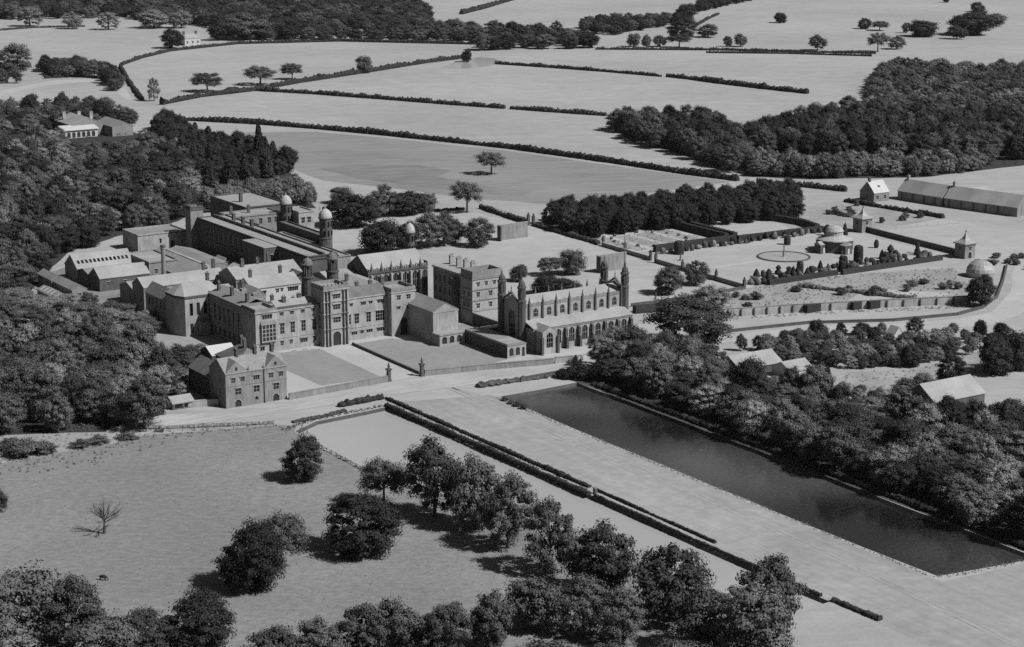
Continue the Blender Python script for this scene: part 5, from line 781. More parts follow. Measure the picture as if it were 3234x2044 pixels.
block('pale_roofed_hut', 'small pale-roofed hut joined to the longer hut in the trees above the dark pond', 120, 132, -148, -137, 3, 5.8, 'whitewash', 'slate_pale', 'x')
block('pale_roofed_barn', 'large pale barn roof rising from the trees at right, nearest the clearing', 134, 160, -212, -196, 3.4, 8.6, 'stone_dark', 'slate_pale', 'x')
block('white_shed', 'tiny white gable peeping from the shrubbery below the drive', WS[0][0]-2.5, WS[0][0]+2.5, WS[0][1]-2.5, WS[0][1]+2.5, 3, 6, 'whitewash', 'whitewash', 'y', cat='shed')
rk = B('domed_shed', 'pale round domed roof beside the drive bend', 'shed', 326, -50)
rk.mb('roof', MB().lathe(326, -50, [(6.5,0),(7.0,2.5),(6.6,4.2),(5.2,6.2),(3.0,7.6),(0.6,8.2)], 18), 'slate_pale')

# ------------------------------------------------------------------ foliage
def cards(C, Nn, S, rg, jit=0.45, aspect=0.75):
    n = len(C); Nn = Nn + rg.normal(0, jit, Nn.shape); Nn /= np.linalg.norm(Nn, axis=1, keepdims=True)
    R_ = rg.normal(0, 1, (n, 3)); T = np.cross(Nn, R_); T /= np.linalg.norm(T, axis=1, keepdims=True); Bt = np.cross(Nn, T)
    T = T * S[:, None] * 0.5; Bt = Bt * S[:, None] * 0.5 * aspect
    k = rg.uniform(0.5, 1.0, (n, 4, 1))
    V = np.stack([C + T*k[:,0], C + Bt*k[:,1], C - T*k[:,2], C - Bt*k[:,3]], 1).reshape(-1, 3)
    F = np.arange(n*4).reshape(-1, 4)
    return V, F
def npmesh(name, V, F):
    me = bpy.data.meshes.new(name); me.vertices.add(len(V)); me.vertices.foreach_set('co', V.astype('f').ravel())
    me.loops.add(F.size); me.loops.foreach_set('vertex_index', F.astype('i').ravel())
    me.polygons.add(len(F)); me.polygons.foreach_set('loop_start', np.arange(0, F.size, F.shape[1], dtype='i')); me.polygons.foreach_set('loop_total', np.full(len(F), F.shape[1], dtype='i'))
    me.update(calc_edges=True); me.validate(); return me
def sphere_pts(n, rg):
    v = rg.normal(0, 1, (n, 3)); return v/np.linalg.norm(v, axis=1, keepdims=True)
ICO = None
def ico():
    global ICO
    if ICO is None:
        bm = bmesh.new(); bmesh.ops.create_icosphere(bm, subdivisions=2, radius=1.0); ICO = (np.array([tuple(v.co) for v in bm.verts]), np.array([[v.index for v in f.verts] for f in bm.faces])); bm.free()
    return ICO
def crown_mesh(kind, seed, m):
    rg = np.random.default_rng(seed); Cs = []; Ns = []; Ss = []; blobs = []
    def clump(c, r, n, s, up=0.15, out=None, flat=0.62):
        d = sphere_pts(n, rg)
        if out is not None:      # a bough: leaves sit on its outer, upper side
            k = out + np.array([0, 0, 0.55]); k /= np.linalg.norm(k); t = d@k; d = np.where((t < -0.25)[:, None], d - 2*t[:, None]*k, d)
        else: d[:, 2] = np.where(d[:, 2] < -0.35, -d[:, 2], d[:, 2])
        rr = r*(0.62+0.62*rg.random((n, 1))**1.3); blobs.append((np.array(c), r*0.66, flat))
        ax = out if out is not None else np.array([0, 0, 1.0]); off = d*rr*np.array([1, 1, flat]); off = off + (off@ax)[:, None]*ax*0.45
        Cs.append(np.array(c) + off); Ns.append(d*np.array([1, 1, 1.25]) + np.array([0, 0, up])); Ss.append(s*rg.uniform(0.65, 1.3, n))
    if kind in ('broad', 'oak', 'dense', 'pale', 'shrub'):
        zc, rz, nc, rc, ns, s, zmin, sep = {'broad': (0.51,0.49,40,0.155,170,0.055,-0.9,0.225), 'oak': (0.62,0.37,28,0.155,160,0.055,-0.6,0.235), 'dense': (0.49,0.51,52,0.145,170,0.053,-0.95,0.20), 'pale': (0.51,0.49,50,0.13,130,0.047,-0.92,0.185), 'shrub': (0.42,0.48,20,0.21,130,0.085,-0.8,0.26)}[kind]
        rc *= rg.uniform(0.82, 1.22); sep *= rg.uniform(0.85, 1.18); s *= rg.uniform(0.85, 1.15); rz *= rg.uniform(0.92, 1.03); nc = int(nc*rg.uniform(0.8, 1.15))
        lob = [(sphere_pts(1, rg)[0], rg.uniform(0.62, 1.15)) for _ in range(9)]
        tilt = rg.normal(0, 0.05, 2); got = []; tries = 0
        while len(got) < nc and tries < 4000:
            tries += 1
            d = sphere_pts(1, rg)[0]
            if d[2] < zmin: d[2] = -d[2]
            f = 1.0
            for l, a in lob: f += max(0, float(d@l)-0.65)*(a-0.95)*1.9
            r = rg.uniform(0.70, 0.84)*f
            taper = 1.0 - 0.2*max(0, d[2])**2 if kind != 'oak' else 1.0
            c = np.array([d[0]*0.5*r*taper + tilt[0]*d[2], d[1]*0.5*r*taper + tilt[1]*d[2], zc + d[2]*rz*r])
            if any(np.linalg.norm((c-g)*np.array([1, 1, 1.15])) < sep*rg.uniform(0.55, 1.15) for g in got): continue
            got.append(c); q = rg.uniform(0.5, 1.35); clump(c, rc*q, int(ns*(0.35+0.75*q*q)), s, 0.2, d, rg.uniform(0.45, 0.8))
        # shaded inner leaves keep the crown closed, stray sprays break its outline
        d = sphere_pts(420, rg); Cs.append(np.array([0, 0, zc]) + d*np.array([0.5, 0.5, rz])*rg.uniform(0.35, 0.70, (420, 1))); Ns.append(d); Ss.append(np.full(420, s*1.25))
        d = sphere_pts(110, rg); d = d[d[:, 2] > zmin]; Cs.append(np.array([0, 0, zc]) + d*np.array([0.5, 0.5, rz*1.03])*rg.uniform(0.82, 1.04, (len(d), 1))); Ns.append(d); Ss.append(np.full(len(d), s*0.9))
    elif kind == 'conifer':
        for i in range(22):
            z = 0.08 + 0.9*i/22; r = 0.5*(1-z)**0.8 + 0.05
            for k in range(5):
                a = rg.uniform(0, 6.28); clump((r*0.6*math.cos(a), r*0.6*math.sin(a), z + rg.normal(0, 0.012)), max(0.05, r*0.5)*0.9, 22, 0.11, 0.0)
    C = np.concatenate(Cs); Nn = np.concatenate(Ns); S = np.concatenate(Ss); C[:, 2] = np.maximum(C[:, 2], 0.03)
    V, F = cards(C, Nn, S, rg, 0.25)
    bv, bf = ico(); Vb = []; Fb = []; n0 = len(V)
    for c, r, fl in blobs:      # opaque blob added inside each bough to block light and darken gaps
        Fb.append(bf + n0); n0 += len(bv); Vb.append(c + bv*r*np.array([1, 1, fl])*rg.uniform(0.6, 1.15, (len(bv), 1)))
    Vb = np.concatenate(Vb); Vb[:, 2] = np.maximum(Vb[:, 2], 0.03); F3 = np.concatenate([F[:, [0, 1, 2]], F[:, [0, 2, 3]]] + Fb); me = npmesh('crown', np.concatenate([V, Vb]), F3); me.materials.append(M[m]); return me
def trunk_mesh(kind, seed):
    rg = random.Random(seed); mb = MB(); z1 = {'oak': 0.55, 'broad': 0.5, 'pale': 0.55}.get(kind, 0.4)
    mb.tube((0,0,-0.01),(0,0,0.06),0.05,0.036,7); mb.tube((0,0,0.055),(rg.uniform(-.02,.02),rg.uniform(-.02,.02),z1),0.036,0.02,7)
    for i in range(6):
        a = i*1.05+rg.random(); z = z1*rg.uniform(0.55, 0.98); r = rg.uniform(0.2, 0.36)
        mb.tube((0,0,z),(r*math.cos(a),r*math.sin(a),z+rg.uniform(0.12,0.3)),0.016,0.006,5)
    me = mb.mesh('trunk'); me.materials.append(M['bark']); return me
KIND = {'broad': ('leaf', 6), 'oak': ('leaf', 3), 'dense': ('leaf_dark', 4), 'pale': ('leaf_pale', 4), 'conifer': ('leaf_dark', 2), 'shrub': ('leaf', 3)}
CROWN = {k: [crown_mesh(k, 100*i+len(k)*7+1, m) for i in range(n)] for k, (m, n) in KIND.items()}
TRUNK = {k: [trunk_mesh(k, i) for i in range(2)] for k in KIND}
rt = random.Random(77)
def tree(x, y, w, h, kind, label, group=None, name='tree', cat='tree'):
    o = tag(empty(name, x, y), label, cat, group)
    o.rotation_euler[2] = rt.uniform(0, 6.28); o.scale = (w, w*rt.uniform(0.92, 1.08), h)
    link('trunk', rt.choice(TRUNK[kind]), None, o); link('crown', rt.choice(CROWN[kind]), None, o); return o
NAMES = {'broad': 'broadleaf_tree', 'oak': 'oak_tree', 'dense': 'dark_tree', 'pale': 'pale_tree', 'conifer': 'conifer_tree'}
for (u, v, w, h, kind, lab, grp) in TREES: tree(u, v, w*1.04, h, kind, lab, grp, NAMES.get(kind, 'bush'), 'bush' if kind == 'shrub' else 'tree')
def inside(p, poly):
    x, y = p; c_ = False; j = len(poly)-1
    for i in range(len(poly)):
        if (poly[i][1] > y) != (poly[j][1] > y) and x < (poly[j][0]-poly[i][0])*(y-poly[i][1])/(poly[j][1]-poly[i][1])+poly[i][0]: c_ = not c_
        j = i
    return c_
def fill(poly, r, rg):
    xs = [p[0] for p in poly]; ys = [p[1] for p in poly]; out = []; grid = {}
    area = (max(xs)-min(xs))*(max(ys)-min(ys)); n = int(min(60000, area/(r*r)*7))
    for _ in range(n):
        p = (rg.uniform(min(xs), max(xs)), rg.uniform(min(ys), max(ys)))
        if not inside(p, poly): continue
        g_ = (int(p[0]//r), int(p[1]//r))
        if any(math.dist(p, q_) < r for dx in (-1,0,1) for dy in (-1,0,1) for q_ in grid.get((g_[0]+dx, g_[1]+dy), ())): continue
        grid.setdefault(g_, []).append(p); out.append(p)
    return out
FOOT = [(122,180,634,694),(103,135,-151,-117),(132,162,-214,-194),(-52,-22,44,90),(-50,-4,92,130),(-48,5,135,195),(-75,-55,136,185),(4,40,222,248),(-63,-45,-36,6),(-84,-55,-68,-30),(-101,-82,-62,-48)]
wood_trees = []
for wi, (wname, poly, sp, hr, wr_, kinds, holes) in enumerate(WOODS):
    rg = random.Random(500+wi)
    for p in fill(poly, sp, rg):
        if any(inside(p, hl) for hl in holes) or any(a0 < p[0] < a1 and b0 < p[1] < b1 for a0, a1, b0, b1 in FOOT): continue
        h_ = rg.uniform(*hr); d = (Vector((p[0], p[1], 0))-CAMP).length
        q_ = Vector((p[0]-CAMP.x, p[1]-CAMP.y)); ang = math.atan2(q_.x, q_.y) - 0.57878
        if abs(ang) > math.radians(20): continue
        wood_trees.append((h_/d, wi, p, h_, rg.uniform(*wr_), rg.choice(kinds), rg.random()))
wood_trees.sort(reverse=True)
WLAB = {i: w_[0] for i, w_ in enumerate(WOODS)}
n_ind = 300 - len(TREES)
for i, (s_k, wi, p, h_, w_, kind, r_) in enumerate(wood_trees[:n_ind]):
    ys = [q[1] for q in WOODS[wi][1]]; xs = [q[0] for q in WOODS[wi][1]]; f_ = (p[1]-min(ys))/(max(ys)-min(ys)+1e-6); g_ = (p[0]-min(xs))/(max(xs)-min(xs)+1e-6)
    look = {'broad': 'leafy', 'dense': 'dark', 'pale': 'pale', 'oak': 'spreading', 'conifer': 'pointed'}[kind] + (' tall' if h_ > WOODS[wi][3][0]*0.4+WOODS[wi][3][1]*0.6 else ' low') + ' tree'
    where = ('near' if f_ < 0.33 else 'far' if f_ > 0.66 else 'middle') + (' left' if g_ < 0.33 else ' right' if g_ > 0.66 else '')
    tree(p[0], p[1], w_, h_, kind, f'{look}, {where} part of ' + WLAB[wi].split(',')[0].replace(' the ', ' '), WLAB[wi], NAMES[kind])
# the rest of each wood: one mass of trees, grown from its points
PROT = []
hold = [o for o in COL.objects if o.name.startswith('crown')]
def proto(me):
    for o in hold:
        if o.data == me: return o
def wood_nodes(kind):
    ng = bpy.data.node_groups.new('wood_' + kind, 'GeometryNodeTree')
    ng.interface.new_socket('Geometry', in_out='INPUT', socket_type='NodeSocketGeometry'); ng.interface.new_socket('Geometry', in_out='OUTPUT', socket_type='NodeSocketGeometry')
    N = ng.nodes; L_ = ng.links; gi = N.new('NodeGroupInput'); go = N.new('NodeGroupOutput'); j = N.new('GeometryNodeJoinGeometry')
    for me in CROWN[kind]:
        po = proto(me)
        if po is None: continue
        oi = N.new('GeometryNodeObjectInfo'); oi.inputs['Object'].default_value = po; oi.inputs['As Instance'].default_value = True; oi.transform_space = 'ORIGINAL'
        L_.new(oi.outputs['Geometry'], j.inputs[0])
    ip = N.new('GeometryNodeInstanceOnPoints'); ip.inputs['Pick Instance'].default_value = True
    def attr(nm, t):
        a_ = N.new('GeometryNodeInputNamedAttribute'); a_.data_type = t; a_.inputs['Name'].default_value = nm; return a_.outputs['Attribute']
    L_.new(gi.outputs[0], ip.inputs['Points']); L_.new(j.outputs[0], ip.inputs['Instance'])
    L_.new(attr('pick', 'INT'), ip.inputs['Instance Index']); L_.new(attr('size', 'FLOAT_VECTOR'), ip.inputs['Scale'])
    cx = N.new('ShaderNodeCombineXYZ'); L_.new(attr('turn', 'FLOAT'), cx.inputs[2])
    try:
        e2r = N.new('FunctionNodeEulerToRotation'); L_.new(cx.outputs[0], e2r.inputs[0]); L_.new(e2r.outputs[0], ip.inputs['Rotation'])
    except Exception: L_.new(cx.outputs[0], ip.inputs['Rotation'])
    L_.new(ip.outputs[0], go.inputs[0]); return ng
NG = {}
bykey = {}
for i, (s_k, wi, p, h_, w_, kind, r_) in enumerate(wood_trees[n_ind:]): bykey.setdefault((wi, kind), []).append((p, h_, w_, r_))
for (wi, kind), lst in bykey.items():
    me = bpy.data.meshes.new('woodland'); me.from_pydata([(p[0], p[1], 0) for p, *_ in lst], [], [])
    for nm, tp in (('size', 'FLOAT_VECTOR'), ('turn', 'FLOAT'), ('pick', 'INT')): me.attributes.new(nm, tp, 'POINT')
    me.attributes['size'].data.foreach_set('vector', np.array([(q[2], q[2], q[1]) for q in lst], 'f').ravel())
    me.attributes['turn'].data.foreach_set('value', np.array([q[3]*6.28 for q in lst], 'f'))
    me.attributes['pick'].data.foreach_set('value', np.array([int(q[3]*9973) % 60 for q in lst], 'i'))
    o = link('woodland', me, None); tag(o, {'broad': 'leafy mass of the ', 'dense': 'dark crowns within the ', 'pale': 'pale crowns within the ', 'oak': 'crowns within the ', 'conifer': 'conifers within the '}[kind] + WLAB[wi], 'woodland', None, 'stuff')
    if kind not in NG: NG[kind] = wood_nodes(kind)
    md = o.modifiers.new('trees', 'NODES'); md.node_group = NG[kind]
print('trees', len(TREES), 'wood', len(wood_trees))

# ------------------------------------------------------------------ hedges
def hedge(label, h, w, pts, m='leaf_hedge', clipped=False, seed=1, name='hedge', leaf=None, cat='hedge', group=None):
    rg = np.random.default_rng(seed); x0, y0 = pts[0]
    P = [Vector(p) for p in pts]; L_ = sum((b_-a_).length for a_, b_ in zip(P[:-1], P[1:])); step = min(1.6, max(0.8, L_/400))
    S = []; 
    for a_, b_ in zip(P[:-1], P[1:]):
        n = max(1, int((b_-a_).length/step)); d = (b_-a_).normalized()
        for i in range(n): S.append((a_+(b_-a_)*(i/n), d))
    S.append((P[-1], (P[-1]-P[-2]).normalized()))
    prof = [(-0.5,0.0),(-0.5,0.72),(-0.46,0.94),(-0.2,1.0),(0.2,1.0),(0.46,0.94),(0.5,0.72),(0.5,0.0)] if clipped else [(-0.42,0.0),(-0.5,0.4),(-0.42,0.75),(-0.18,0.97),(0.18,0.97),(0.42,0.75),(0.5,0.4),(0.42,0.0)]
    V = []; amp = 0.03 if clipped else 0.16; k = len(prof); wv = rg.normal(0, 1, 64)
    for i, (c_, d) in enumerate(S):
        n_ = Vector((-d.y, d.x)); sm = 0 if clipped else 0.6*wv[(i//9) % 64]*(1-(i % 9)/9)+0.6*wv[(i//9+1) % 64]*((i % 9)/9)+0.5*wv[i*7 % 64]; hh = h*max(0.45, 1+0.26*sm); ww = w*max(0.6, 1+0.2*sm)
        for a_, z_ in prof:
            q_ = c_ + n_*(a_*ww*(1+rg.normal(0, amp))); V.append((q_.x-x0, q_.y-y0, max(0.0, z_*hh*(1+rg.normal(0, amp*0.5))) if z_ else 0.0))
    F = [(i*k+j, i*k+j+1, (i+1)*k+j+1, (i+1)*k+j) for i in range(len(S)-1) for j in range(k-1)] + [tuple(range(k)), tuple(reversed(range((len(S)-1)*k, len(S)*k)))]
    o = tag(empty(name, x0, y0), label, cat, group)
    me = bpy.data.meshes.new('core'); me.from_pydata(V, [], F); fixn(me); link('core', me, m, o)
    lf = leaf or (0.35 if clipped else 0.8)
    Va = np.array(V).reshape(len(S), k, 3); cs = []; ns = []
    per = max(1, int((h*2+w)*step/(lf*lf)*0.8))
    for i in range(len(S)-1):
        js = rg.integers(0, k-1, per); t = rg.random(per); t2 = rg.random(per)
        a_ = Va[i, js]; b_ = Va[i, js+1]; c2 = Va[i+1, js]; q_ = a_+(b_-a_)*t[:, None]+(c2-a_)*t2[:, None]
        e1 = b_-a_; e2 = c2-a_; nn = np.cross(e1, e2); nn /= np.linalg.norm(nn, axis=1, keepdims=True)+1e-9
        ctr = Va[i].mean(0); sg = np.sign(((q_-ctr)*nn).sum(1)); sg[sg == 0] = 1; nn *= sg[:, None]
        cs.append(q_+nn*(0.03 if clipped else 0.12)); ns.append(nn)
    C = np.concatenate(cs); Nn = np.concatenate(ns); Vc, Fc = cards(C, Nn, lf*rg.uniform(0.6, 1.3, len(C)), rg, 0.5)
    me = npmesh('leaves', Vc, Fc); link('leaves', me, m, o); return o
for i, (lab, h_, w_, pts) in enumerate(HEDGES): hedge(lab, h_, w_, pts, seed=i+1, leaf=1.3)
hedge('long dark hedge along the avenue side of the light pond, upper of two', 1.1, 1.5, [(-25.8,-86),(-25.2,-130),(-24.6,-180),(-24,-216)], seed=41, leaf=0.55)
hedge('straight clipped hedge continuing the upper avenue hedge to its end', 0.9, 0.9, [(-23.8,-219),(-23.6,-250),(-23.4,-280)], seed=42, leaf=0.4)
hedge('dark hedge at the edge of the light pond, lower of two', 1.2, 1.8, [(-30.6,-95),(-29.6,-130),(-29,-180),(-28.4,-222)], seed=43, leaf=0.55)
hedge('narrow hedge at the light pond edge, from the post to its bottom end', 0.8, 0.9, [(-27.6,-224),(-27.1,-280),(-26.4,-330)], seed=44, leaf=0.4)
hedge('short dark hedge end beside the bottom right clump', 1.2, 1.8, [(-25.9,-334),(-25.4,-345),(-25,-352)], seed=45, leaf=0.5)
hedge('dark hedge at the head of the light pond beside the road', 1.9, 2.6, [(-46,-86.5),(-36,-86),(-27,-85.4)], seed=46, leaf=0.55)
hedge('bushy strip at the head of the dark pond', 1.8, 4.0, [(12,-91),(22,-91.5),(33,-92),(42,-93.5)], m='leaf', seed=47, leaf=0.6)
hedge('rough growth along the bank at the head of the light pond', 0.9, 2.0, [(-70,-96),(-58,-95.5),(-47,-93)], m='leaf', seed=48, leaf=0.5)
hedge('rough bank growth below the road left of the light pond', 1.0, 2.2, [(-128,-68),(-110,-78),(-92,-86),(-76,-93)], m='leaf_pale', seed=49, leaf=0.5)
G_ = 'clipped garden hedges'
hedge('clipped hedge along the near side of the garden, left of the gap', 2.5, 2.2, [(226.5,-9.5),(270,-9.3)], clipped=True, seed=50, group=G_)
hedge('clipped hedge along the near side of the garden, right of the gap', 2.5, 2.2, [(272,-10.6),(339,-10.8)], clipped=True, seed=51, group=G_)
hedge('clipped hedge along the far side of the terrace lawn', 3.6, 2.6, [(230,84.5),(256,84.8),(282,84.8)], clipped=True, seed=52, group=G_)
hedge('clipped hedge below the bowling lawn', 3.0, 2.4, [(284.5,84),(312,83),(341,82)], clipped=True, seed=53, group=G_)
hedge('tall clipped hedge behind the parterre', 4.2, 3.0, [(222,139.5),(250,140.5),(279,141)], clipped=True, seed=54, group=G_)
hedge('tall clipped hedge along the right side of the parterre', 4.2, 3.0, [(280.3,139),(280.4,112),(280.4,88)], clipped=True, seed=55, group=G_)
hedge('tall clipped hedge left of the bowling lawn', 4.0, 3.0, [(287,136),(286.5,110),(286.5,88)], clipped=True, seed=56, group=G_)
hedge('curved clipped hedge at the right of the bowling lawn', 3.6, 3.0, [(341,84.5),(344,100),(341,116),(332,130)], clipped=True, seed=57, group=G_)
hedge('clipped hedge across the lawn right of the church', 3.4, 4.0, [(138,-22),(155,-26),(168,-31)], clipped=True, seed=58)
hedge('dark hedge at the edge of the orchard above the parade ground', 2.2, 2.4, [(415,144),(420,110),(424.5,73)], seed=59, leaf=0.7)
hedge('dark hedge along the far playground boundary', 2.4, 2.2, [(224,243),(221,215),(219,186)], seed=60, leaf=0.6)
hedge('hedge continuing the playground boundary towards the dark yews', 2.2, 2.2, [(218.6,179),(217.8,150),(217.2,116)], seed=61, leaf=0.6)
hedge('rough hedge behind the playground shelter row', 1.6, 2.0, [(150,262),(185,255),(214,243.5)], seed=62, leaf=0.6)
hedge('row of low bushes inside the kitchen garden', 1.6, 2.5, [(236,-20),(248,-42),(258,-62),(262,-72)], m='leaf', seed=63, leaf=0.5)
hedge('dark growth on the drive bend bank', 1.6, 2.2, [(330,-104),(345,-92),(352,-78)], seed=64, leaf=0.6)
hedge('undergrowth along the foot of the trees on the far bank of the dark pond', 1.6, 2.6, [(51.3,-112),(51.6,-180),(51.2,-260),(50.4,-335)], seed=65, leaf=0.7)

# ------------------------------------------------------------------ topiary, shrubs
def topiary_mesh(kind, seed, m):
    rg = np.random.default_rng(seed); prof = {'drum': [(0.5,0),(0.52,0.5),(0.5,0.85),(0.4,0.97),(0.1,1.0)], 'cone': [(0.5,0),(0.46,0.2),(0.3,0.6),(0.12,0.92),(0.02,1.0)], 'ball': [(0.3,0),(0.47,0.25),(0.5,0.5),(0.42,0.78),(0.22,0.95),(0.03,1.0)], 'tier': [(0.5,0),(0.45,0.3),(0.22,0.5),(0.2,0.55),(0.34,0.62),(0.34,0.78),(0.14,0.95),(0.03,1)]}[kind]
    mb = MB().lathe(0, 0, prof, 12); mb.v = [(v[0]*(1+rg.normal(0, .05)), v[1]*(1+rg.normal(0, .05)), max(0, v[2]*(1+rg.normal(0, .02)))) for v in mb.v]
    me0 = fixn(mb.mesh('shape')); n = 420; z = rg.random(n); zs = [p[1] for p in prof]; rs = [p[0] for p in prof]; r = np.interp(z, zs, rs)
    a_ = rg.uniform(0, 6.28, n); C = np.stack([r*np.cos(a_), r*np.sin(a_), z], 1); Nn = np.stack([np.cos(a_), np.sin(a_), 0.3+z*0], 1)
    V, F = cards(C, Nn, 0.13*rg.uniform(0.6, 1.3, n), rg, 0.5)
    V0 = np.array([tuple(v.co) for v in me0.vertices]); fs = [tuple(p.vertices) for p in me0.polygons]
    me = bpy.data.meshes.new('topiary'); me.from_pydata([tuple(v) for v in V0]+[tuple(v) for v in V], [], fs + [tuple(int(t)+len(V0) for t in f) for f in F]); me.materials.append(M[m]); return me
TOP = {(k, m): topiary_mesh(k, i*3+1, m) for i, (k, m) in enumerate([(k, m) for k in ('drum', 'cone', 'ball', 'tier') for m in ('leaf_dark', 'leaf_pale', 'leaf')])}
def topiary(x, y, w, h, kind, m, label, group):
    o = link('topiary_bush', TOP[(kind, m)], None); o.location = (x, y, 0); o.scale = (w, w, h); o.rotation_euler[2] = rt.uniform(0, 6.28); return tag(o, label, 'topiary', group)
rg = random.Random(9)
WORD = {'drum': 'drum-shaped', 'cone': 'conical', 'ball': 'round', 'tier': 'tiered'}; TONE = {'leaf_dark': 'dark', 'leaf_pale': 'pale', 'leaf': 'grey'}
for i in range(84):
    x = 221 + 120*i/83 + rg.uniform(-1, 1); y = rg.choice([rg.uniform(-6, 0), rg.uniform(-2, 10)])
    kind = rg.choice(['drum','cone','ball','ball','tier','ball']); m = rg.choice(['leaf_dark','leaf_dark','leaf','leaf_pale'])
    big = kind in ('drum','cone','tier') and m == 'leaf_dark'
    if 262 < x < 291: y = min(y, 3)
    topiary(x, y, rg.uniform(2.8, 4.2) if big else rg.uniform(2.2, 3.4), rg.uniform(3.8, 6.4) if big else rg.uniform(1.8, 3.4), kind, m, f'{TONE[m]} {WORD[kind]} clipped bush in the border along the near garden hedge', 'near topiary border')
for i in range(34):
    x = 232 + 108*i/33 + rg.uniform(-1, 1); y = rg.uniform(76, 81); kind = rg.choice(['ball','drum','ball','cone']); m = rg.choice(['leaf_dark','leaf','leaf_pale'])
    topiary(x, y, rg.uniform(2.2, 3.6), rg.uniform(2, 4), kind, m, f'{TONE[m]} {WORD[kind]} clipped bush in the border along the far garden hedge', 'far topiary border')
for (x, y, w, h, k_, lab) in ((300,8,4.6,8.5,'drum','tallest dark clipped drum in front of the observatory'),(318,4,4.4,7.6,'tier','tall tiered dark yew right of the observatory'),(237,73,5,7,'drum','dark clipped tunnel-like drum at the left end of the far border'),(333,30,2.6,4.5,'ball','round dark bush alone on the lawn right of the observatory'),(300,62,3.4,5,'drum','dark drum bush behind the observatory, left'),(335,70,4,6,'ball','round dark bush beside the farther pavilion'),(344,66,3.6,6.5,'cone','conical dark bush beside the farther pavilion'),(134,-13,3.4,5.5,'drum','dark domed bush just right of the church end')):
    topiary(x, y, w, h, k_, 'leaf_dark', lab, None)
for i in range(15):
    a_ = i*2*math.pi/15; topiary(248+20*math.cos(a_), 113+20*math.sin(a_), 1.8, 1.4, 'ball', rg.choice(['leaf','leaf_pale']), 'small low round bush in the parterre ring', 'parterre bushes')
for i, (x, y) in enumerate([(rg.uniform(182, 300), 0) for _ in range(16)]):
    y = -22 - rg.random()*28 - max(0, x-210)*0.22; o = tree(x, y, rg.uniform(3.2, 5), rg.uniform(2.8, 5), 'shrub', 'leafy fruit bush in the kitchen garden', 'kitchen garden bushes', 'fruit_bush', 'bush')
for i in range(12): tree(372+rg.random()*48, 80+rg.random()*58, rg.uniform(3, 4.5), rg.uniform(2.6, 4), 'shrub', 'small round bush in the orchard plot above the parade ground', 'orchard bushes', 'orchard_bush', 'bush')
for i in range(14): tree(rg.uniform(345, 380), rg.uniform(-60, -20), rg.uniform(3, 5), rg.uniform(2.5, 4), 'shrub', 'bush in the rough corner behind the nearer pavilion', 'bushes behind the nearer pavilion', 'corner_bush', 'bush')
for x, y in ((9.8,-118),(9.6,-122),(9.9,-126),(10.2,-113)): tree(x, y, 2.6, 2.0, 'shrub', 'pale bush at the avenue edge of the dark pond', 'bushes at the dark pond edge', 'pond_bush', 'bush')
for x, y, w_, h_ in ((49,-100,6,5),(53,-104,6,6),(47,-97,5,4),(56,-108,7,7)): tree(x, y, w_, h_, 'dense', 'dark bushy tree overhanging the head of the dark pond', 'dark bushes at the head of the dark pond', 'dark_tree')
tree(57, -97, 5, 4.5, 'shrub', 'dark bush beside the bridge at the head of the dark pond', None, 'bridge_bush', 'bush')
tree(60, -88, 3, 5.5, 'conifer', 'little spiky conifer by the retaining wall below the church', None, 'conifer_tree')
# small scattered plants on the rough banks and plots: too many to count
def tufts(label, poly, n, hmin, hmax, m, seed, leaf=0.5):
    r2 = np.random.default_rng(seed); rr = random.Random(seed); xs = [p[0] for p in poly]; ys = [p[1] for p in poly]; C = []; k = 0
    while len(C) < n and k < n*20:
        k += 1; p = (rr.uniform(min(xs), max(xs)), rr.uniform(min(ys), max(ys)))
        if inside(p, poly): C.append((p[0], p[1], rr.uniform(hmin, hmax)))
    C = np.array(C); m_ = 14; P = np.repeat(C, m_, 0); d = sphere_pts(len(P), r2); d[:, 2] = np.abs(d[:, 2]); h_ = P[:, 2:3].copy(); P[:, 2] = 0; P = P + d*h_*np.array([0.6, 0.6, 0.9])
    V, F = cards(P, d + np.array([0, 0, 0.3]), leaf*r2.uniform(0.6, 1.3, len(P)), r2); o = link('undergrowth', npmesh('undergrowth', V, F), m); tag(o, label, 'undergrowth', None, 'stuff')
tufts('low scattered plants over the kitchen garden plots', KITCHEN, 420, 0.3, 1.0, 'leaf', 1)
tufts('scrubby plants along the lower edge of the kitchen garden wall', [(168,-53),(197,-62),(240,-78),(277,-93),(280,-100),(240,-84),(198,-67),(168,-57)], 160, 0.3, 0.9, 'leaf_pale', 2)
tufts('rough growth in the clearing beside the pale roofs', CLEARING, 260, 0.3, 0.9, 'leaf_pale', 3)
tufts('flowers and low plants in the parterre beds', rect(222, 276, 90, 136), 300, 0.3, 0.8, 'leaf', 4, 0.4)
tufts('rough growth on the bank under the left wood', [(-175,-60),(-128,-66),(-95,-85),(-76,-94),(-76,-100),(-110,-92),(-150,-106),(-190,-100)], 300, 0.3, 1.0, 'leaf_pale', 5)
tufts('undergrowth at the foot of the left wood', WOODFLOOR_L, 700, 0.8, 2.2, 'leaf', 6, 0.8)
tufts('undergrowth at the foot of the upper left wood', WOODFLOOR_UL, 1200, 1.0, 3.0, 'leaf', 7, 1.0)
tufts('undergrowth at the foot of the bank trees by the dark pond', WOODFLOOR_B, 900, 0.8, 2.6, 'leaf', 8, 0.8)
tufts('undergrowth at the foot of the right-hand wood', WOODFLOOR_R, 900, 1.0, 3.0, 'leaf', 9, 1.1)
tufts('rank grass along the avenue edge of the dark pond', [(8.9,-108),(10.9,-108),(11.0,-336),(9.6,-336)], 420, 0.15, 0.6, 'leaf_pale', 11, 0.35)
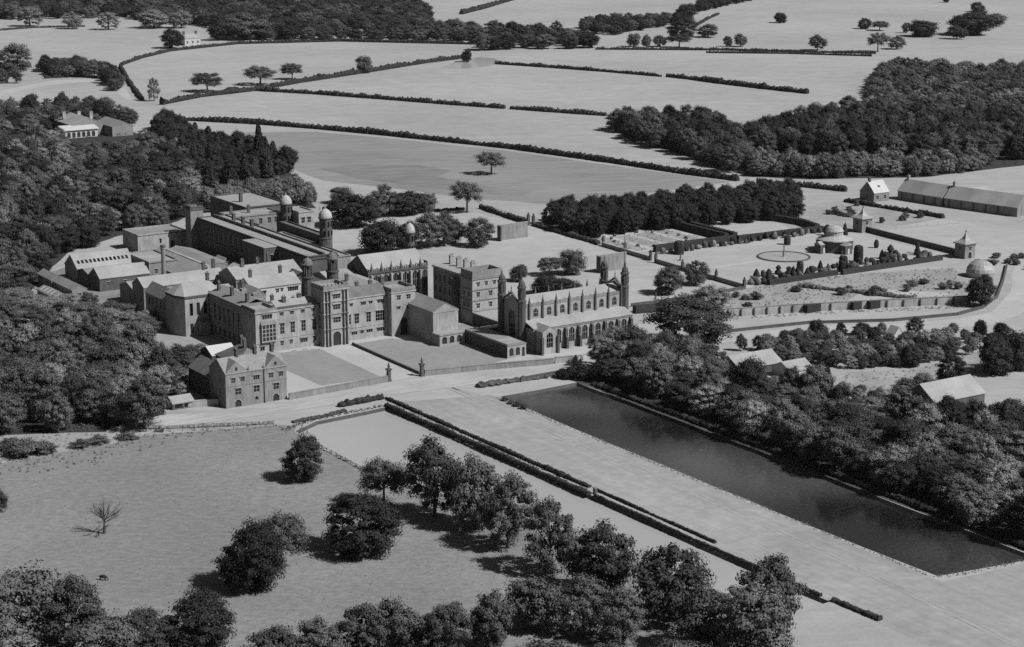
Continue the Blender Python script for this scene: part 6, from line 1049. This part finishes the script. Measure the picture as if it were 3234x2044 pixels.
tufts('rank grass along the near end of the dark pond', [(11,-335.5),(47,-339.5),(47,-342.5),(11,-338.5)], 90, 0.15, 0.5, 'leaf_pale', 12, 0.35)
tufts('reeds and rank grass round the head of the light pond', [(-76,-104),(-62,-98),(-40,-96),(-30,-95),(-30,-92.5),(-41,-93.5),(-63,-95),(-79,-102)], 200, 0.2, 0.7, 'leaf', 13, 0.4)
tufts('rank grass along the meadow edge of the light pond', [(-77,-130),(-74.6,-130),(-74.6,-168),(-69.5,-190),(-57.5,-225),(-59.5,-226),(-71.5,-192),(-77,-168)], 200, 0.2, 0.6, 'leaf', 14, 0.4)
tufts('coarse tussocks scattered over the meadow', MEADOW + [(-76,-130),(-76,-168),(-71,-191),(-60,-226),(-60,-340),(-200,-330),(-330,-200)], 900, 0.08, 0.28, 'leaf', 15, 0.3)
tufts('weeds along the strip between the avenue hedges', [(-29,-97),(-26.5,-97),(-24.5,-216),(-27.5,-222)], 240, 0.15, 0.5, 'leaf', 10, 0.35)

# ------------------------------------------------------------------ dead tree, cow, fences
def dead_tree(x, y, h):
    rg2 = random.Random(4); mb = MB()
    top = Vector((0.1, 0.0, h*0.2)); mb.tube((0,0,0), top, 0.55, 0.4, 7); mb.tube(top, (0.2, 0.1, h*0.85), 0.32, 0.08, 6)
    for k in range(16):          # bare limbs fanning out of the short bole
        az = k*2.4+rg2.uniform(-.3, .3); el = math.radians(rg2.uniform(12, 72)); d = Vector((math.cos(az)*math.cos(el), math.sin(az)*math.cos(el), math.sin(el)))
        p = top + Vector((0, 0, rg2.uniform(0, h*0.22))); l = h*rg2.uniform(0.32, 0.5); q_ = p + d*l; mb.tube(p, q_, 0.17, 0.06, 5)
        for _ in range(7):
            t = rg2.uniform(0.35, 1.0); s0 = p + d*l*t; d2 = (d + Vector((rg2.gauss(0, .5), rg2.gauss(0, .5), rg2.gauss(0.2, .4)))).normalized(); s1 = s0 + d2*h*rg2.uniform(0.08, 0.2); mb.tube(s0, s1, 0.07, 0.03, 4)
            for _ in range(2): d3 = (d2 + Vector((rg2.gauss(0, .6), rg2.gauss(0, .6), rg2.gauss(0.1, .4)))).normalized(); mb.tube(s1, s1 + d3*h*rg2.uniform(0.04, 0.1), 0.04, 0.02, 3)
    o = tag(empty('dead_tree', x, y), 'bare leafless tree standing alone on the left meadow', 'tree'); link('trunk', fixn(mb.mesh('trunk')), 'stone_black', o)
dead_tree(*DEAD, 12.0)
def cow(x, y, rz):
    me = bpy.data.meshes.new('cow')
    J = [((0,0,1.15),.42),((0.6,0,1.2),.40),((-0.6,0,1.18),.40),((1.0,0,1.2),.30),((1.35,0,0.95),.18),((1.55,0,0.55),.15),((1.68,0,0.25),.10),((-0.95,0,1.15),.24),((-1.08,0,0.7),.04)]
    E_ = [(0,1),(1,3),(3,4),(4,5),(5,6),(0,2),(2,7),(7,8)]
    for sx, kx in ((0.62,1),(-0.7,2)):
        for sy in (-.2, .2):
            n = len(J); bend = 0.06 if sx > 0 else -0.1
            J += [((sx,sy,0.8),.15),((sx+bend,sy,0.42),.085),((sx,sy,0.03),.075)]; E_ += [(kx,n),(n,n+1),(n+1,n+2)]
    for sy in (-.16, .16):
        n = len(J); J.append(((1.5,sy,0.78),.05)); E_.append((5,n))
    me.from_pydata([j[0] for j in J], E_, []); o = link('cow', me, 'hide'); o.location = (x, y, 0); o.rotation_euler[2] = rz; o.scale = (1.05,)*3
    sk_ = o.modifiers.new('skin', 'SKIN'); o.modifiers.new('sub', 'SUBSURF').levels = 1; o.modifiers['sub'].render_levels = 1
    for i, j in enumerate(J): me.skin_vertices[0].data[i].radius = (j[1], j[1])
    me.skin_vertices[0].data[0].use_root = True
    tag(o, 'dark cow grazing on the lower left meadow', 'cow')
cow(-187.7, -209.5, -0.9)
def fence(label, pts, h, gap, m='timber', rails=2):
    x, y = pts[0]; o = tag(empty('fence', x, y), label, 'fence'); P = [Vector(p) for p in pts]; rl = MB(); post = MB().box(-0.09,0.09,-0.09,0.09,0,h).mesh('post')
    for a_, b_ in zip(P[:-1], P[1:]):
        n = max(1, int((b_-a_).length/gap))
        for i in range(n+1):
            q_ = a_+(b_-a_)*(i/n); pp = link('post', post, m, o); pp.location = (q_.x-x, q_.y-y, 0)
        for k in range(rails): z = h*(0.9-0.4*k); rl.tube((a_.x-x,a_.y-y,z),(b_.x-x,b_.y-y,z),0.05,0.05,4)
    link('rail', rl.mesh('rail'), m, o)
fence('post and rail fence at the left bank of the light pond', [(-70.5,-104),(-76,-130),(-76.5,-172)], 1.2, 3.5)
fence('pale railing between the orchard plot and the parade ground', [(374.4,66.1),(420.2,56.7)], 1.6, 6, 'whitewash')
fence('iron railing along the far playground boundary', [(226,241),(220.6,187)], 2.6, 4, 'iron')
fence('fence below the road along the top of the meadow', [(-130,-72),(-100,-88),(-78,-97)], 1.1, 4)
for x, y, lab in ((218.6,184.7,'dark playground gate pier, left of the pair'),(219.2,180.5,'dark playground gate pier, right of the pair')):
    p = B('playground_pier', lab, 'gate pier', x, y, 'playground gate piers'); p.mb('shaft', MB().box(x-0.7,x+0.7,y-0.7,y+0.7,0,5.2), 'stone_dark'); p.mb('ball', MB().lathe(x, y, [(0.9,5.2),(0.9,5.5),(0.4,5.6),(0.6,6.2),(0.3,6.8),(0.05,6.9)], 8), 'stone_dark')
po = B('pond_post', 'short dark post on the hedge corner halfway down the light pond', 'post', -26, -222); po.mb('shaft', MB().box(-26.5,-25.5,-222.5,-221.5,0,1.9), 'stone_dark'); po.mb('cap', MB().box(-26.7,-25.3,-222.7,-221.3,1.903,2.2), 'stone')
bn = B('garden_bench', 'dark bench on the lawn right of the observatory', 'bench', 336, 22); bn.box('seat', 334, 338, 21.5, 22.4, 0.5, 0.7, 'timber'); bn.box('backrest', 334, 338, 22.4, 22.6, 0.703, 1.6, 'timber'); bn.box('leg', 334.2, 334.5, 21.6, 22.3, 0, 0.497, 'timber'); bn.box('leg', 337.5, 337.8, 21.6, 22.3, 0, 0.497, 'timber')
for i, y in enumerate((-6, -10)):
    for x in (-22, -17): sheet('cellar_light', rect(x, x+2.2, -1.2, -0.6), 0.075, 'iron') if i == 0 else None

# ------------------------------------------------------------------ thin summer haze over the whole valley
hz = link('haze', MB().box(-9050, 9050, -4050, 12050, -2.0, 204.0).mesh('haze'), None)
hm = bpy.data.materials.new('haze'); hm.use_nodes = True; hn = hm.node_tree; hn.nodes.remove(hn.nodes['Principled BSDF'])
pvn = hn.nodes.new('ShaderNodeVolumePrincipled'); pvn.inputs['Density'].default_value = 0.000010; pvn.inputs['Color'].default_value = (0.9, 0.9, 0.9, 1); pvn.inputs['Anisotropy'].default_value = 0.2
hn.links.new(pvn.outputs[0], hn.nodes['Material Output'].inputs['Volume']); hz.data.materials.append(hm)
tag(hz, 'thin pale haze lying over the whole valley', 'haze', None, 'stuff')
